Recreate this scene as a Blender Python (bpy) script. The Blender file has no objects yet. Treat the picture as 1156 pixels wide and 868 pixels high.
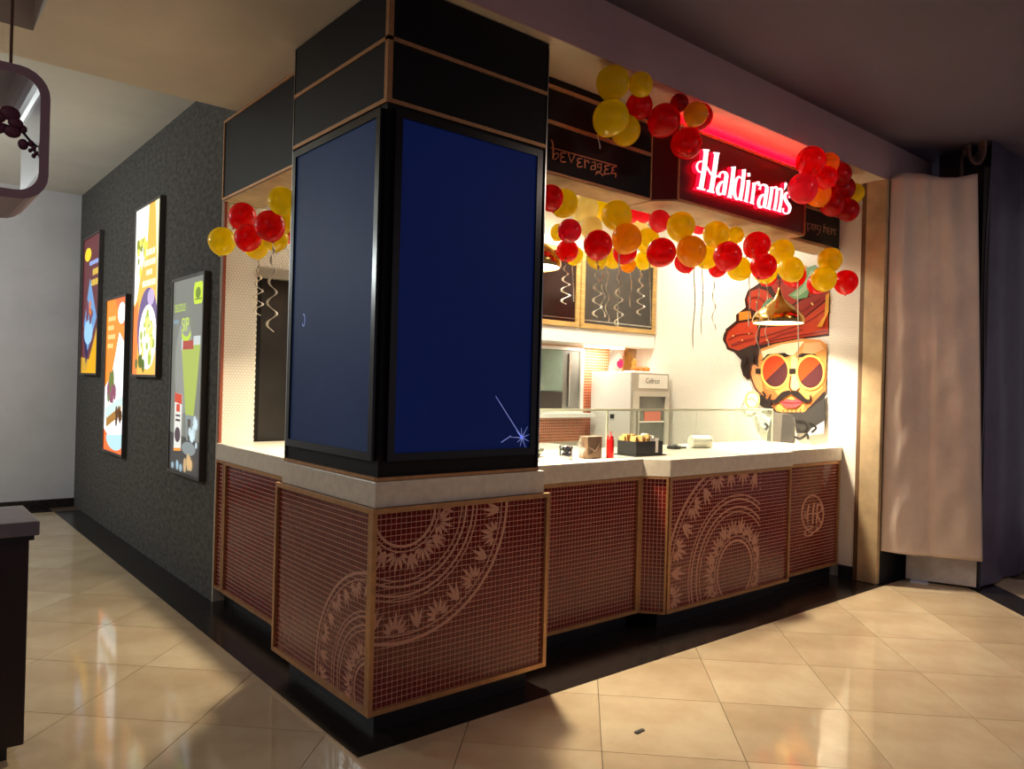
import bpy, bmesh, math, random
from mathutils import Vector, Matrix
random.seed(7)
S = bpy.context.scene
COL = S.collection
# ------------------------------------------------------------------ camera
FPX, CX0, CY0 = 860.0, 578.0, 434.0
TH = math.radians(1.55); AZ = math.radians(50.1)
FW = Vector((math.cos(AZ), math.sin(AZ), 0)); RT = Vector((math.sin(AZ), -math.cos(AZ), 0)); UP = Vector((0, 0, 1))
CXV = RT*math.cos(TH) + UP*math.sin(TH); CYV = -RT*math.sin(TH) + UP*math.cos(TH)
EYE = Vector((0, 0, 1.5))
cam = bpy.data.cameras.new('camera'); cam.sensor_width = 36; cam.lens = 36*FPX/1156; cam.clip_start = .05; cam.clip_end = 100
camo = bpy.data.objects.new('camera', cam); COL.objects.link(camo)
M4 = Matrix(((CXV.x, CYV.x, -FW.x, EYE.x), (CXV.y, CYV.y, -FW.y, EYE.y), (CXV.z, CYV.z, -FW.z, EYE.z), (0, 0, 0, 1)))
camo.matrix_world = M4
S.camera = camo
def ray(x, y): return FW*FPX + CXV*(x-CX0) - CYV*(y-CY0)
def onx(x, y, X): d = ray(x, y); return EYE + d*(X/d.x)
def ony(x, y, Y): d = ray(x, y); return EYE + d*(Y/d.y)
def onz(x, y, Z): d = ray(x, y); return EYE + d*((Z-1.5)/d.z)
def depth(p): return (p-EYE).dot(FW)
# ------------------------------------------------------------------ world, light, exposure
W = bpy.data.worlds.new('world'); S.world = W; W.use_nodes = True
bg = W.node_tree.nodes['Background']; bg.inputs[0].default_value = (.76, .67, .80, 1); bg.inputs[1].default_value = .22
def area(name, loc, size, power, color, rot=(0, 0, 0), shape='RECTANGLE', sy=None, parent=None, spread=None):
    l = bpy.data.lights.new(name, 'AREA'); l.shape = shape; l.size = size
    if sy: l.size_y = sy
    l.energy = power; l.color = color
    if spread: l.spread = spread
    o = bpy.data.objects.new(name, l); COL.objects.link(o); o.location = loc; o.rotation_euler = rot
    if parent: o.parent = parent; o.matrix_parent_inverse = Matrix.Translation(-parent.location)
    return o
WARM = (1, .87, .62)
area('mall_fill_light', (-1.2, 1.6, 3.42), .6, 20, (1, .82, .66), sy=.6)  # unseen fill, added to lift the left soffit by floor bounce
area('mall_fill_light', (5.0, .2, 3.42), .6, 24, (1, .80, .68), sy=.6)  # unseen fill, added to brighten the worktop front and bulkhead
pl = bpy.data.lights.new('corridor_lamp', 'POINT'); pl.energy = 115; pl.color = (.92, 1, .98); pl.shadow_soft_size = .15
plo = bpy.data.objects.new('corridor_lamp', pl); COL.objects.link(plo); plo.location = (-1.1, 7.6, 2.75)
for i, (x, y) in enumerate(((3.0, 4.5), (4.4, 4.45), (5.5, 4.4))):
    area('kiosk_ceiling_light', (x, y, 3.165), .5, (7, 46, 22)[i], (1, .93, .76), sy=.5)
S.view_settings.view_transform = 'Standard'; S.view_settings.look = 'None'
S.view_settings.exposure = 0.0; S.view_settings.gamma = 1; S.view_settings.use_curve_mapping = False
PEND_W = 50

# ------------------------------------------------------------------ materials
def lin(c):
    return tuple(((v/255)/12.92 if v/255 <= .04045 else ((v/255+.055)/1.055)**2.4) for v in c) + (1,)
MATS = {}
def mat(name, c, rough=.5, metal=0, spec=.5, noise=0, nscale=8, c2=None, bump=0, bscale=60, coat=0, stretch=None, trans=0, emit=None, estr=0, alpha=None):
    if name in MATS: return MATS[name]
    m = bpy.data.materials.new(name); m.use_nodes = True; nt = m.node_tree; b = nt.nodes['Principled BSDF']
    b.inputs['Base Color'].default_value = lin(c); b.inputs['Roughness'].default_value = rough; b.inputs['Metallic'].default_value = metal
    b.inputs['Specular IOR Level'].default_value = spec; b.inputs['Coat Weight'].default_value = coat; b.inputs['Coat Roughness'].default_value = .05
    b.inputs['Transmission Weight'].default_value = trans
    if emit: b.inputs['Emission Color'].default_value = lin(emit); b.inputs['Emission Strength'].default_value = estr
    tc = None
    if noise or bump:
        tc = nt.nodes.new('ShaderNodeTexCoord'); src = tc.outputs['Object']
        if stretch:
            mp = nt.nodes.new('ShaderNodeMapping'); mp.inputs['Scale'].default_value = stretch; nt.links.new(src, mp.inputs['Vector']); src = mp.outputs['Vector']
    if noise:
        n = nt.nodes.new('ShaderNodeTexNoise'); n.inputs['Scale'].default_value = nscale; n.inputs['Detail'].default_value = 6; n.inputs['Roughness'].default_value = .6
        nt.links.new(src, n.inputs['Vector'])
        r = nt.nodes.new('ShaderNodeValToRGB'); r.color_ramp.elements[0].position = .35; r.color_ramp.elements[1].position = .68
        c2 = c2 or tuple(max(0, v*(1-noise)) for v in c)
        r.color_ramp.elements[0].color = lin(c2); r.color_ramp.elements[1].color = lin(c)
        nt.links.new(n.outputs['Fac'], r.inputs['Fac']); nt.links.new(r.outputs['Color'], b.inputs['Base Color'])
    if bump:
        n2 = nt.nodes.new('ShaderNodeTexNoise'); n2.inputs['Scale'].default_value = bscale; n2.inputs['Detail'].default_value = 5
        nt.links.new(src, n2.inputs['Vector'])
        bp = nt.nodes.new('ShaderNodeBump'); bp.inputs['Strength'].default_value = bump; bp.inputs['Distance'].default_value = .01
        nt.links.new(n2.outputs['Fac'], bp.inputs['Height']); nt.links.new(bp.outputs['Normal'], b.inputs['Normal'])
    MATS[name] = m; return m
def emat(name, c, s):
    if name in MATS: return MATS[name]
    m = bpy.data.materials.new(name); m.use_nodes = True; nt = m.node_tree
    b = nt.nodes['Principled BSDF']; b.inputs['Base Color'].default_value = lin(tuple(v*.5 for v in c)); b.inputs['Roughness'].default_value = .3
    b.inputs['Emission Color'].default_value = lin(c); b.inputs['Emission Strength'].default_value = s
    MATS[name] = m; return m
def balloon_mat(name, c):
    m = bpy.data.materials.new(name); m.use_nodes = True; nt = m.node_tree; b = nt.nodes['Principled BSDF']; out = nt.nodes['Material Output']
    b.inputs['Base Color'].default_value = lin(c); b.inputs['Roughness'].default_value = .22; b.inputs['Coat Weight'].default_value = .3
    t = nt.nodes.new('ShaderNodeBsdfTranslucent'); t.inputs['Color'].default_value = lin(tuple(min(255, v*1.05+8) for v in c))
    mx = nt.nodes.new('ShaderNodeMixShader'); mx.inputs[0].default_value = .64
    nt.links.new(b.outputs[0], mx.inputs[1]); nt.links.new(t.outputs[0], mx.inputs[2]); nt.links.new(mx.outputs[0], out.inputs[0])
    return m
def glass_mat(name, tint=(248, 252, 249), gloss=.10):
    m = bpy.data.materials.new(name); m.use_nodes = True; nt = m.node_tree; out = nt.nodes['Material Output']; nt.nodes.remove(nt.nodes['Principled BSDF'])
    t = nt.nodes.new('ShaderNodeBsdfTransparent'); t.inputs[0].default_value = lin(tint)
    g = nt.nodes.new('ShaderNodeBsdfGlossy'); g.inputs['Roughness'].default_value = .03
    lw = nt.nodes.new('ShaderNodeLayerWeight'); lw.inputs[0].default_value = .5
    pw = nt.nodes.new('ShaderNodeMath'); pw.operation = 'POWER'; pw.inputs[1].default_value = 4; nt.links.new(lw.outputs['Facing'], pw.inputs[0])
    f = nt.nodes.new('ShaderNodeMath'); f.operation = 'MULTIPLY_ADD'; f.inputs[1].default_value = .22; f.inputs[2].default_value = .02; nt.links.new(pw.outputs[0], f.inputs[0])
    mx = nt.nodes.new('ShaderNodeMixShader'); nt.links.new(f.outputs[0], mx.inputs[0]); nt.links.new(t.outputs[0], mx.inputs[1]); nt.links.new(g.outputs[0], mx.inputs[2]); nt.links.new(mx.outputs[0], out.inputs[0])
    MATS[name] = m; return m
mBLACK = mat('black_laminate', (13, 10, 10), .5, spec=.2, bump=.05, bscale=180)
mBRONZE = mat('bronze_trim', (196, 144, 96), .42, .5, noise=.12, nscale=30)
mSLAB = mat('quartz', (226, 214, 196), .33, noise=.08, nscale=25)
mTILE = mat('red_mosaic', (120, 28, 24), .16, noise=.2, nscale=30, spec=.35)
mGROUT = mat('tan_grout', (240, 186, 158), .75)
mMOTIF = mat('rangoli_paint', (206, 148, 124), .55)
mKICK = mat('dark_plinth', (30, 28, 30), .5)
mFLOOR = [mat('floor_tile_%d' % i, c, .075, spec=.38, noise=.16, nscale=2.6, c2=c2, bump=.006, bscale=4) for i, (c, c2) in enumerate((((202, 182, 152), (184, 160, 130)), ((196, 176, 146), (178, 154, 124)), ((206, 188, 158), (190, 166, 136))))]
mJOINT = mat('floor_joint', (80, 62, 46), .8)
mBORDER = mat('dark_granite', (46, 40, 38), .22, noise=.35, nscale=30, bump=.02)
mSOFFIT = mat('ceiling_paint', (232, 216, 192), .8, noise=.05, nscale=2, bump=.02)
mPLASTER = mat('charcoal_plaster', (100, 97, 93), .9, spec=.2, noise=.3, nscale=15, stretch=(1.6, .9, 2.2), bump=.5, bscale=24)
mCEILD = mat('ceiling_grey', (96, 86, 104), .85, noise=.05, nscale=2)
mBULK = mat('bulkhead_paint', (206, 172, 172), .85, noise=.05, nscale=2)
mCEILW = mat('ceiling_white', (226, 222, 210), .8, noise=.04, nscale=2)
mBACKW = mat('corridor_paint', (214, 212, 216), .8, noise=.06, nscale=2)
mWHITE = mat('white_wall', (240, 234, 220), .45)
mHEX = mat('white_hexagon', (244, 238, 226), .25)
mHEXG = mat('hexagon_grout', (196, 186, 172), .8)
mORT = mat('orange_mosaic', (244, 128, 80), .25, noise=.2, nscale=40)
mORG = mat('orange_grout', (250, 226, 196), .7)
mWOOD = mat('pale_wood', (206, 164, 96), .45, noise=.2, nscale=6, stretch=(1, 1, 8))
mBEIGE = mat('beige_board', (196, 168, 130), .6, noise=.16, nscale=5)
mSTEEL = mat('steel', (190, 188, 184), .22, 1)
mGOLD = mat('gold_shade', (214, 168, 92), .18, 1)
mGLASS = glass_mat('clear_glass')
mGEDGE = mat('glass_edge', (222, 228, 200), .2)
mDARKG = mat('dark_glass', (34, 28, 26), .12, noise=.25, nscale=4)
mFRIDGE = mat('white_appliance', (238, 236, 230), .3)
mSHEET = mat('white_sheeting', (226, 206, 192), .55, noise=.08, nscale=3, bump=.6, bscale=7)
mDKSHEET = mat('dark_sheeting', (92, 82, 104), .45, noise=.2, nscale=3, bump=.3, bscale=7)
mPODIUM = mat('podium_laminate', (40, 24, 24), .4, noise=.2, nscale=10)
mGREYTOP = mat('podium_top', (116, 108, 116), .35, noise=.1, nscale=15)
mRING = mat('plum_metal', (140, 112, 126), .4)
mPAPER = mat('paper', (244, 240, 230), .7)
mREDP = mat('red_plastic', (214, 22, 20), .3)
mBLKP = mat('black_plastic', (34, 34, 36), .35)
mSTICK = mat('birch_stick', (222, 178, 112), .6)
mRIBBON = mat('white_ribbon', (236, 226, 206), .35)

# ------------------------------------------------------------------ mesh helpers
class Fr:                                    # a flat frame in space: origin, right, up, outward normal
    def __init__(s, o, r, u, n): s.o, s.r, s.u, s.n = Vector(o), Vector(r), Vector(u), Vector(n)
    def __call__(s, a, b, c=0): return s.o + s.r*a + s.u*b + s.n*c
def FY(y, x0=0, z0=0): return Fr((x0, y, z0), (1, 0, 0), (0, 0, 1), (0, -1, 0))      # faces -Y
def FX(x, y0=0, z0=0): return Fr((x, y0, z0), (0, -1, 0), (0, 0, 1), (-1, 0, 0))     # faces -X, right runs to -Y
class MB:
    def __init__(s): s.v, s.f, s.m, s.sm = [], [], [], []
    def add(s, vs, fs, m=0, sm=False):
        k = len(s.v); s.v += [tuple(v) for v in vs]; s.f += [tuple(i+k for i in f) for f in fs]; s.m += [m]*len(fs); s.sm += [sm]*len(fs); return s
    def hexa(s, c, m=0):
        return s.add(c, [(0, 3, 2, 1), (4, 5, 6, 7), (0, 1, 5, 4), (1, 2, 6, 5), (2, 3, 7, 6), (3, 0, 4, 7)], m)
    def box(s, x0, x1, y0, y1, z0, z1, m=0):
        return s.hexa([(x0, y0, z0), (x1, y0, z0), (x1, y1, z0), (x0, y1, z0), (x0, y0, z1), (x1, y0, z1), (x1, y1, z1), (x0, y1, z1)], m)
    def fbox(s, fr, a0, a1, b0, b1, c0, c1, m=0):
        return s.hexa([fr(a0, b0, c0), fr(a1, b0, c0), fr(a1, b1, c0), fr(a0, b1, c0), fr(a0, b0, c1), fr(a1, b0, c1), fr(a1, b1, c1), fr(a0, b1, c1)], m)
    def prism(s, lo, hi, m=0, ms=None):      # lo, hi: matching 3-D outlines
        n = len(lo); ms = m if ms is None else ms
        s.add(list(lo)+list(hi), [tuple(range(n, 2*n))], m)
        k = len(s.v)-2*n
        for f in [tuple(reversed(range(n)))]+[(i, (i+1) % n, n+(i+1) % n, n+i) for i in range(n)]:
            s.f.append(tuple(i+k for i in f)); s.m.append(ms); s.sm.append(False)
        return s
    def fprism(s, fr, pts, c0, c1, m=0, ms=None): return s.prism([fr(a, b, c0) for a, b in pts], [fr(a, b, c1) for a, b in pts], m, ms)
    def tube(s, path, r, n=8, m=0, cap=True, flat=1):
        path = [Vector(p) for p in path]; rs = r if isinstance(r, (list, tuple)) else [r]*len(path); vs = []; ref = Vector((0, 0, 1))
        for i, p in enumerate(path):
            d = (path[min(i+1, len(path)-1)]-path[max(i-1, 0)])
            d = d.normalized() if d.length > 1e-9 else Vector((0, 0, 1))
            a = d.cross(ref)
            if a.length < .1: a = d.cross(Vector((1, 0, 0)))
            a.normalize(); b = d.cross(a)
            vs += [p + a*rs[i]*math.cos(t*2*math.pi/n) + b*rs[i]*flat*math.sin(t*2*math.pi/n) for t in range(n)]
        fs = [(i*n+t, i*n+(t+1) % n, (i+1)*n+(t+1) % n, (i+1)*n+t) for i in range(len(path)-1) for t in range(n)]
        s.add(vs, fs, m, True)
        if cap: s.add(vs[:n], [tuple(range(n))], m); s.add(vs[-n:], [tuple(range(n))], m)
        return s
    def lathe(s, c, prof, n=28, m=0, sm=True):
        c = Vector(c); vs = []
        for r, z in prof: vs += [c+Vector((r*math.cos(t*2*math.pi/n), r*math.sin(t*2*math.pi/n), z)) for t in range(n)]
        fs = [(i*n+t, i*n+(t+1) % n, (i+1)*n+(t+1) % n, (i+1)*n+t) for i in range(len(prof)-1) for t in range(n)]
        return s.add(vs, fs, m, sm)
    def ball(s, c, rad, m=0, nu=14, nv=8):
        c = Vector(c); rx, ry, rz = rad if isinstance(rad, tuple) else (rad,)*3
        vs = [c+Vector((rx*math.sin(math.pi*j/nv)*math.cos(2*math.pi*i/nu), ry*math.sin(math.pi*j/nv)*math.sin(2*math.pi*i/nu), rz*math.cos(math.pi*j/nv))) for j in range(nv+1) for i in range(nu)]
        fs = [(j*nu+i, (j+1)*nu+i, (j+1)*nu+(i+1) % nu, j*nu+(i+1) % nu) for j in range(nv) for i in range(nu)]
        return s.add(vs, fs, m, True)
    def mesh(s, name, mats):
        me = bpy.data.meshes.new(name); me.from_pydata(s.v, [], s.f)
        for m in (mats if isinstance(mats, (list, tuple)) else [mats]): me.materials.append(m)
        for p, i, q in zip(me.polygons, s.m, s.sm): p.material_index = i; p.use_smooth = q
        me.validate(); me.update(); return me
    def build(s, name, mats, parent=None, kind=None, label=None, bevel=0):
        o = bpy.data.objects.new(name, s.mesh(name, mats)); COL.objects.link(o)
        if parent is not None: o.parent = parent; o.matrix_parent_inverse = Matrix.LocRotScale(parent.location, parent.rotation_euler, parent.scale).inverted() if parent.parent is None else Matrix.Identity(4)
        if parent is not None and parent.parent is not None:
            g = parent.parent; o.matrix_parent_inverse = Matrix.LocRotScale(g.location, g.rotation_euler, g.scale).inverted().inverted() @ Matrix.Identity(4)
            o.matrix_parent_inverse = Matrix.Identity(4)
        if kind: o['kind'] = kind
        if label: o['label'] = label
        if bevel:
            b = o.modifiers.new('bevel', 'BEVEL'); b.width = bevel; b.segments = 2; b.limit_method = 'ANGLE'
        return o
def tag(o, label, cat, group=None):
    o['label'] = label; o['category'] = cat
    if group: o['group'] = group
    return o
def thing(name, loc, label, cat, group=None):
    o = bpy.data.objects.new(name, None); COL.objects.link(o); o.location = loc; o.empty_display_size = .1
    return tag(o, label, cat, group)
def cat_rom(pts, n=6):
    if len(pts) < 3: return [tuple(p) for p in pts]
    P = [tuple(2*a-b for a, b in zip(pts[0], pts[1]))]+list(pts)+[tuple(2*a-b for a, b in zip(pts[-1], pts[-2]))]; out = []
    for i in range(1, len(P)-2):
        for k in range(n):
            t = k/n
            out.append(tuple(.5*(2*b+(c-a)*t+(2*a-5*b+4*c-d)*t*t+(3*b-a-3*c+d)*t**3) for a, b, c, d in zip(P[i-1], P[i], P[i+1], P[i+2])))
    out.append(tuple(pts[-1])); return out
def stroke(pts, w, smooth=True, n=6):        # 2-D outline of a pen stroke; points (x, y) or (x, y, width)
    pts = [tuple(p) if len(p) == 3 else (p[0], p[1], w) for p in pts]
    if smooth: pts = cat_rom(pts, n)
    L, Rr = [], []
    for i, p in enumerate(pts):
        a = pts[max(i-1, 0)]; b = pts[min(i+1, len(pts)-1)]; dx, dy = b[0]-a[0], b[1]-a[1]; l = math.hypot(dx, dy) or 1
        nx, ny = -dy/l*p[2]/2, dx/l*p[2]/2; L.append((p[0]+nx, p[1]+ny)); Rr.append((p[0]-nx, p[1]-ny))
    return [[L[i], L[i+1], Rr[i+1], Rr[i]] for i in range(len(L)-1)]
def ell(cx, cy, rx, ry=None, n=32, a0=0, a1=2*math.pi):
    ry = ry or rx
    return [(cx+rx*math.cos(a0+(a1-a0)*i/n), cy+ry*math.sin(a0+(a1-a0)*i/n)) for i in range(n if abs(a1-a0-2*math.pi) < 1e-6 else n+1)]
def clip(poly, x0, x1, y0, y1):
    for ax, lim, sg in ((0, x0, 1), (0, x1, -1), (1, y0, 1), (1, y1, -1)):
        out = []
        for i in range(len(poly)):
            p, q = poly[i], poly[(i+1) % len(poly)]; dp, dq = sg*(p[ax]-lim), sg*(q[ax]-lim)
            if dp >= 0: out.append(p)
            if (dp >= 0) != (dq >= 0): t = dp/(dp-dq); out.append((p[0]+(q[0]-p[0])*t, p[1]+(q[1]-p[1])*t))
        poly = out
        if len(poly) < 3: return []
    return poly
def rounded(x0, x1, y0, y1, r, n=6):
    out = []
    for cx, cy, a in ((x1-r, y1-r, 0), (x0+r, y1-r, 90), (x0+r, y0+r, 180), (x1-r, y0+r, 270)):
        out += [(cx+r*math.cos(math.radians(a+90*i/n)), cy+r*math.sin(math.radians(a+90*i/n))) for i in range(n+1)]
    return out
def text_mb(mb, txt, fr, a, b, h, c0, c1, m=0, xs=1.0):
    cu = bpy.data.curves.new('lettering', 'FONT'); cu.body = txt; cu.size = 1; o = bpy.data.objects.new('lettering', cu); COL.objects.link(o)
    dg = bpy.context.evaluated_depsgraph_get(); me = o.evaluated_get(dg).to_mesh()
    vs = [fr(a+v.co.x*h*1.4*xs, b+v.co.y*h*1.4, c1) for v in me.vertices]
    mb.add(vs, [tuple(p.vertices) for p in me.polygons], m)
    o.evaluated_get(dg).to_mesh_clear(); bpy.data.objects.remove(o); bpy.data.curves.remove(cu)

# ================================================================== SETTING
ZS = 3.2          # soffit
ZC = 3.5          # upper ceiling
mb = MB()
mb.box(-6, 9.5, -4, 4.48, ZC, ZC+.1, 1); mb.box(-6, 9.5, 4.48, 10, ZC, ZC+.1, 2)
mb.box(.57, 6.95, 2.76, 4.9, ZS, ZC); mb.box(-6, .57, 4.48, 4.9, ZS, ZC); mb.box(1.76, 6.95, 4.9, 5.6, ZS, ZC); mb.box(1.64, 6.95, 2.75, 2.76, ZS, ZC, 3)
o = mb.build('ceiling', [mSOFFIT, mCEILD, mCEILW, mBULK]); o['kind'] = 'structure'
o = MB().box(1.75, 1.9, 5.16, 9.75, 0, ZC).box(1.75, 1.759, 4.9, 5.16, ZS, ZC).build('wall_left', mPLASTER); o['kind'] = 'structure'
o = MB().box(-6, 1.75, 9.75, 9.85, 0, ZC).build('wall_back', mBACKW); o['kind'] = 'structure'
o = MB().box(-6, 1.75, 9.73, 9.75, 0, .09).build('baseboard_back', mBORDER); o['kind'] = 'structure'
# floor: every tile laid diagonally is a piece of its own
flo = MB().box(-6, 9.5, -4, 10, -.08, -.006).build('floor', mJOINT); flo['kind'] = 'structure'
s2 = math.sqrt(2); DU = .5815; u0 = 3.16; v0 = .13
def halfclip(poly, a, b, c):                 # keep a*x+b*y<=c
    out = []
    for i in range(len(poly)):
        p, q = poly[i], poly[(i+1) % len(poly)]; dp, dq = c-a*p[0]-b*p[1], c-a*q[0]-b*q[1]
        if dp >= 0: out.append(p)
        if (dp >= 0) != (dq >= 0): t = dp/(dp-dq); out.append((p[0]+(q[0]-p[0])*t, p[1]+(q[1]-p[1])*t))
    return out
BX, BY = 1.505, 2.692                        # edge of the dark border along the kiosk
g = .0016
full = {}
cnt = 0
for iu in range(-4, 12):
    for iv in range(-14, 9):
        ua, ub, va, vb = u0+iu*DU+g, u0+(iu+1)*DU-g, v0+iv*DU+g, v0+(iv+1)*DU-g
        poly = [((u+v)/s2, (u-v)/s2) for u, v in ((ua, va), (ub, va), (ub, vb), (ua, vb))]
        cx = sum(p[0] for p in poly)/4; cy = sum(p[1] for p in poly)/4
        if cy > 9.9 or cx < -1.6 or cy < .3 or (cx+cy) < 1.6 or cx > 7.6: continue
        pcs = []
        A = halfclip(halfclip(poly, 1, 0, BX-g), 0, 1, 9.42)
        if len(A) > 2: pcs.append(A)
        B = halfclip(halfclip(poly, -1, 0, -BX+g), 0, 1, BY-g) if len(poly) else []
        if len(B) > 2:
            B1 = halfclip(B, 1, -1, 4.36-g); B2 = halfclip(B, -1, 1, -4.74)
            for q in (B1, B2):
                if len(q) > 2: pcs.append(q)
        if not pcs: continue
        mi = random.randrange(3)
        whole = len(pcs) == 1 and len(pcs[0]) == 4 and all(min(math.dist(p, q) for q in poly) < 1e-6 for p in pcs[0])
        if whole:
            if mi not in full:
                m_ = MB(); m_.prism([Vector((p[0]-cx, p[1]-cy, -.006)) for p in poly], [Vector((p[0]-cx, p[1]-cy, 0)) for p in poly]); full[mi] = m_.mesh('floor_tile', mFLOOR[mi])
            t = bpy.data.objects.new('floor_tile', full[mi]); COL.objects.link(t); t.parent = flo; t.location = (cx, cy, 0)
        else:
            m_ = MB()
            for q in pcs: m_.prism([Vector((p[0], p[1], -.006)) for p in q], [Vector((p[0], p[1], 0)) for p in q])
            m_.build('floor_tile', mFLOOR[mi], flo)
        cnt += 1
def slab(x0, x1, y0, y1): MB().box(x0+g, x1-g, y0+g, y1-g, -.006, 0).build('border_slab', mBORDER, flo)
ys = [2.692+.78*i for i in range(9)]+[9.42]
for a, b in zip(ys[:-1], ys[1:]): slab(BX, 1.84, a, b)
xs = [1.84+.72*i for i in range(7)]+[6.9]
for a, b in zip(xs[:-1], xs[1:]): slab(a, b, BY, 3.25)
for i in range(5): slab(-2+i*.7, -2+(i+1)*.7, 9.42, 9.74)
for i in range(4):
    q0, q1 = 1.2+i*.62, 1.2+(i+1)*.62          # diagonal dark band near the hoarding
    pl = [((s+v)/2, (s-v)/2) for s, v in ((q0*2+3.2, 4.36), (q1*2+3.2, 4.36), (q1*2+3.2, 4.74), (q0*2+3.2, 4.74))]
    pl = halfclip(pl, 0, 1, BY-g)
    if len(pl) > 2:
        m_ = MB(); m_.prism([Vector((p[0], p[1], -.006)) for p in pl], [Vector((p[0], p[1], 0)) for p in pl]); m_.build('border_slab', mBORDER, flo)

# kiosk inner walls
def hexes(fr, a0, a1, b0, b1, r, hole=None):
    m_ = MB(); w = r*math.sqrt(3); j = 0; b = b0
    while b < b1:
        a = a0 + (w/2 if j % 2 else 0)
        while a < a1:
            if not hole or not hole(a, b):
                pts = [(a+r*.9*math.sin(math.pi/3*k), b+r*.9*math.cos(math.pi/3*k)) for k in range(6)]
                pts = clip(pts, a0, a1, b0, b1)
                if len(pts) > 2:
                    n = len(pts); lo = [fr(p[0], p[1], 0) for p in pts]; hi = [fr(p[0], p[1], .004) for p in pts]
                    m_.add(lo+hi, [tuple(reversed(range(n, 2*n)))]+[(i, n+i, n+(i+1) % n, (i+1) % n) for i in range(n)])
            a += w
        b += r*1.5; j += 1
    return m_
XR = 6.1; YB = 5.4; YL = 5.142
wb = MB().box(4.2, XR, YB, YB+.1, 0, ZS).build('wall_kiosk_back', mWHITE); wb['kind'] = 'structure'
wr = MB().box(XR, XR+.12, 2.93, YB+.1, 0, ZS).build('wall_kiosk_right', mHEXG); wr['kind'] = 'structure'
fr = FX(XR); hexes(fr, -5.4, -2.93, .1, 3.18, .0125).build('hexagon_tiles', mHEX, wr, 'stuff')
mb = MB().box(1.752, 2.0, YL, YL+.016, 0, ZS).box(2.0, 4.2, YL, YL+.1, 2.26, ZS).box(3.0, 4.2, YL, YL+.1, 0, 2.26)
wl = mb.build('wall_kiosk_left', mHEXG); wl['kind'] = 'structure'
hexes(FY(YL), 1.755, 2.0, 1.0, 2.66, .0125).build('hexagon_tiles', mHEX, wl, 'stuff')
hexes(FY(YL), 2.0, 3.0, 2.262, 2.66, .0125).build('hexagon_tiles', mHEX, wl, 'stuff')
MB().box(2.0, 3.0, YL-.012, YL+.05, 2.19, 2.262).build('header', mat('header_grey', (150, 142, 130), .5), wl)
d1 = MB().box(2.0, 3.0, YL+.06, YL+.1, 0, 2.2).build('door_1', mat('dark_door', (40, 35, 31), .35, noise=.35, nscale=3)); d1['kind'] = 'structure'
MB().box(2.002, 2.03, YL+.0, YL+.06, 0, 2.19).build('door_frame', mBLACK, d1)
# orange mosaic behind the counter
orr = MB().box(4.3, 6.09, YB-.012, YB, .95, 1.92).build('mosaic_backing', mORG, wb)
mb = MB(); p = .0275; fr = FY(YB-.012)
for i in range(int(1.75/p)):
    for j in range(int(.95/p)):
        a, b = 4.32+i*p, .96+j*p; mb.fbox(fr, a, a+p*.8, b, b+p*.8, 0, .0012)
mb.build('mosaic_tiles', mORT, wb, 'stuff')
# end pilaster of the kiosk
pil = MB().box(6.08, 6.13, 2.735, 2.895, 0, ZS).build('trim_1', mBEIGE, bevel=.006); pil['kind'] = 'structure'
MB().box(6.09, 6.2, 2.897, 2.932, 0, ZS).build('edge_strip', mat('strip_brown', (104, 76, 52), .6), pil)
bb = MB().box(6.085, 6.1, 2.93, 3.05, 0, .1).build('baseboard_right', mKICK); bb['kind'] = 'structure'

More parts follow.
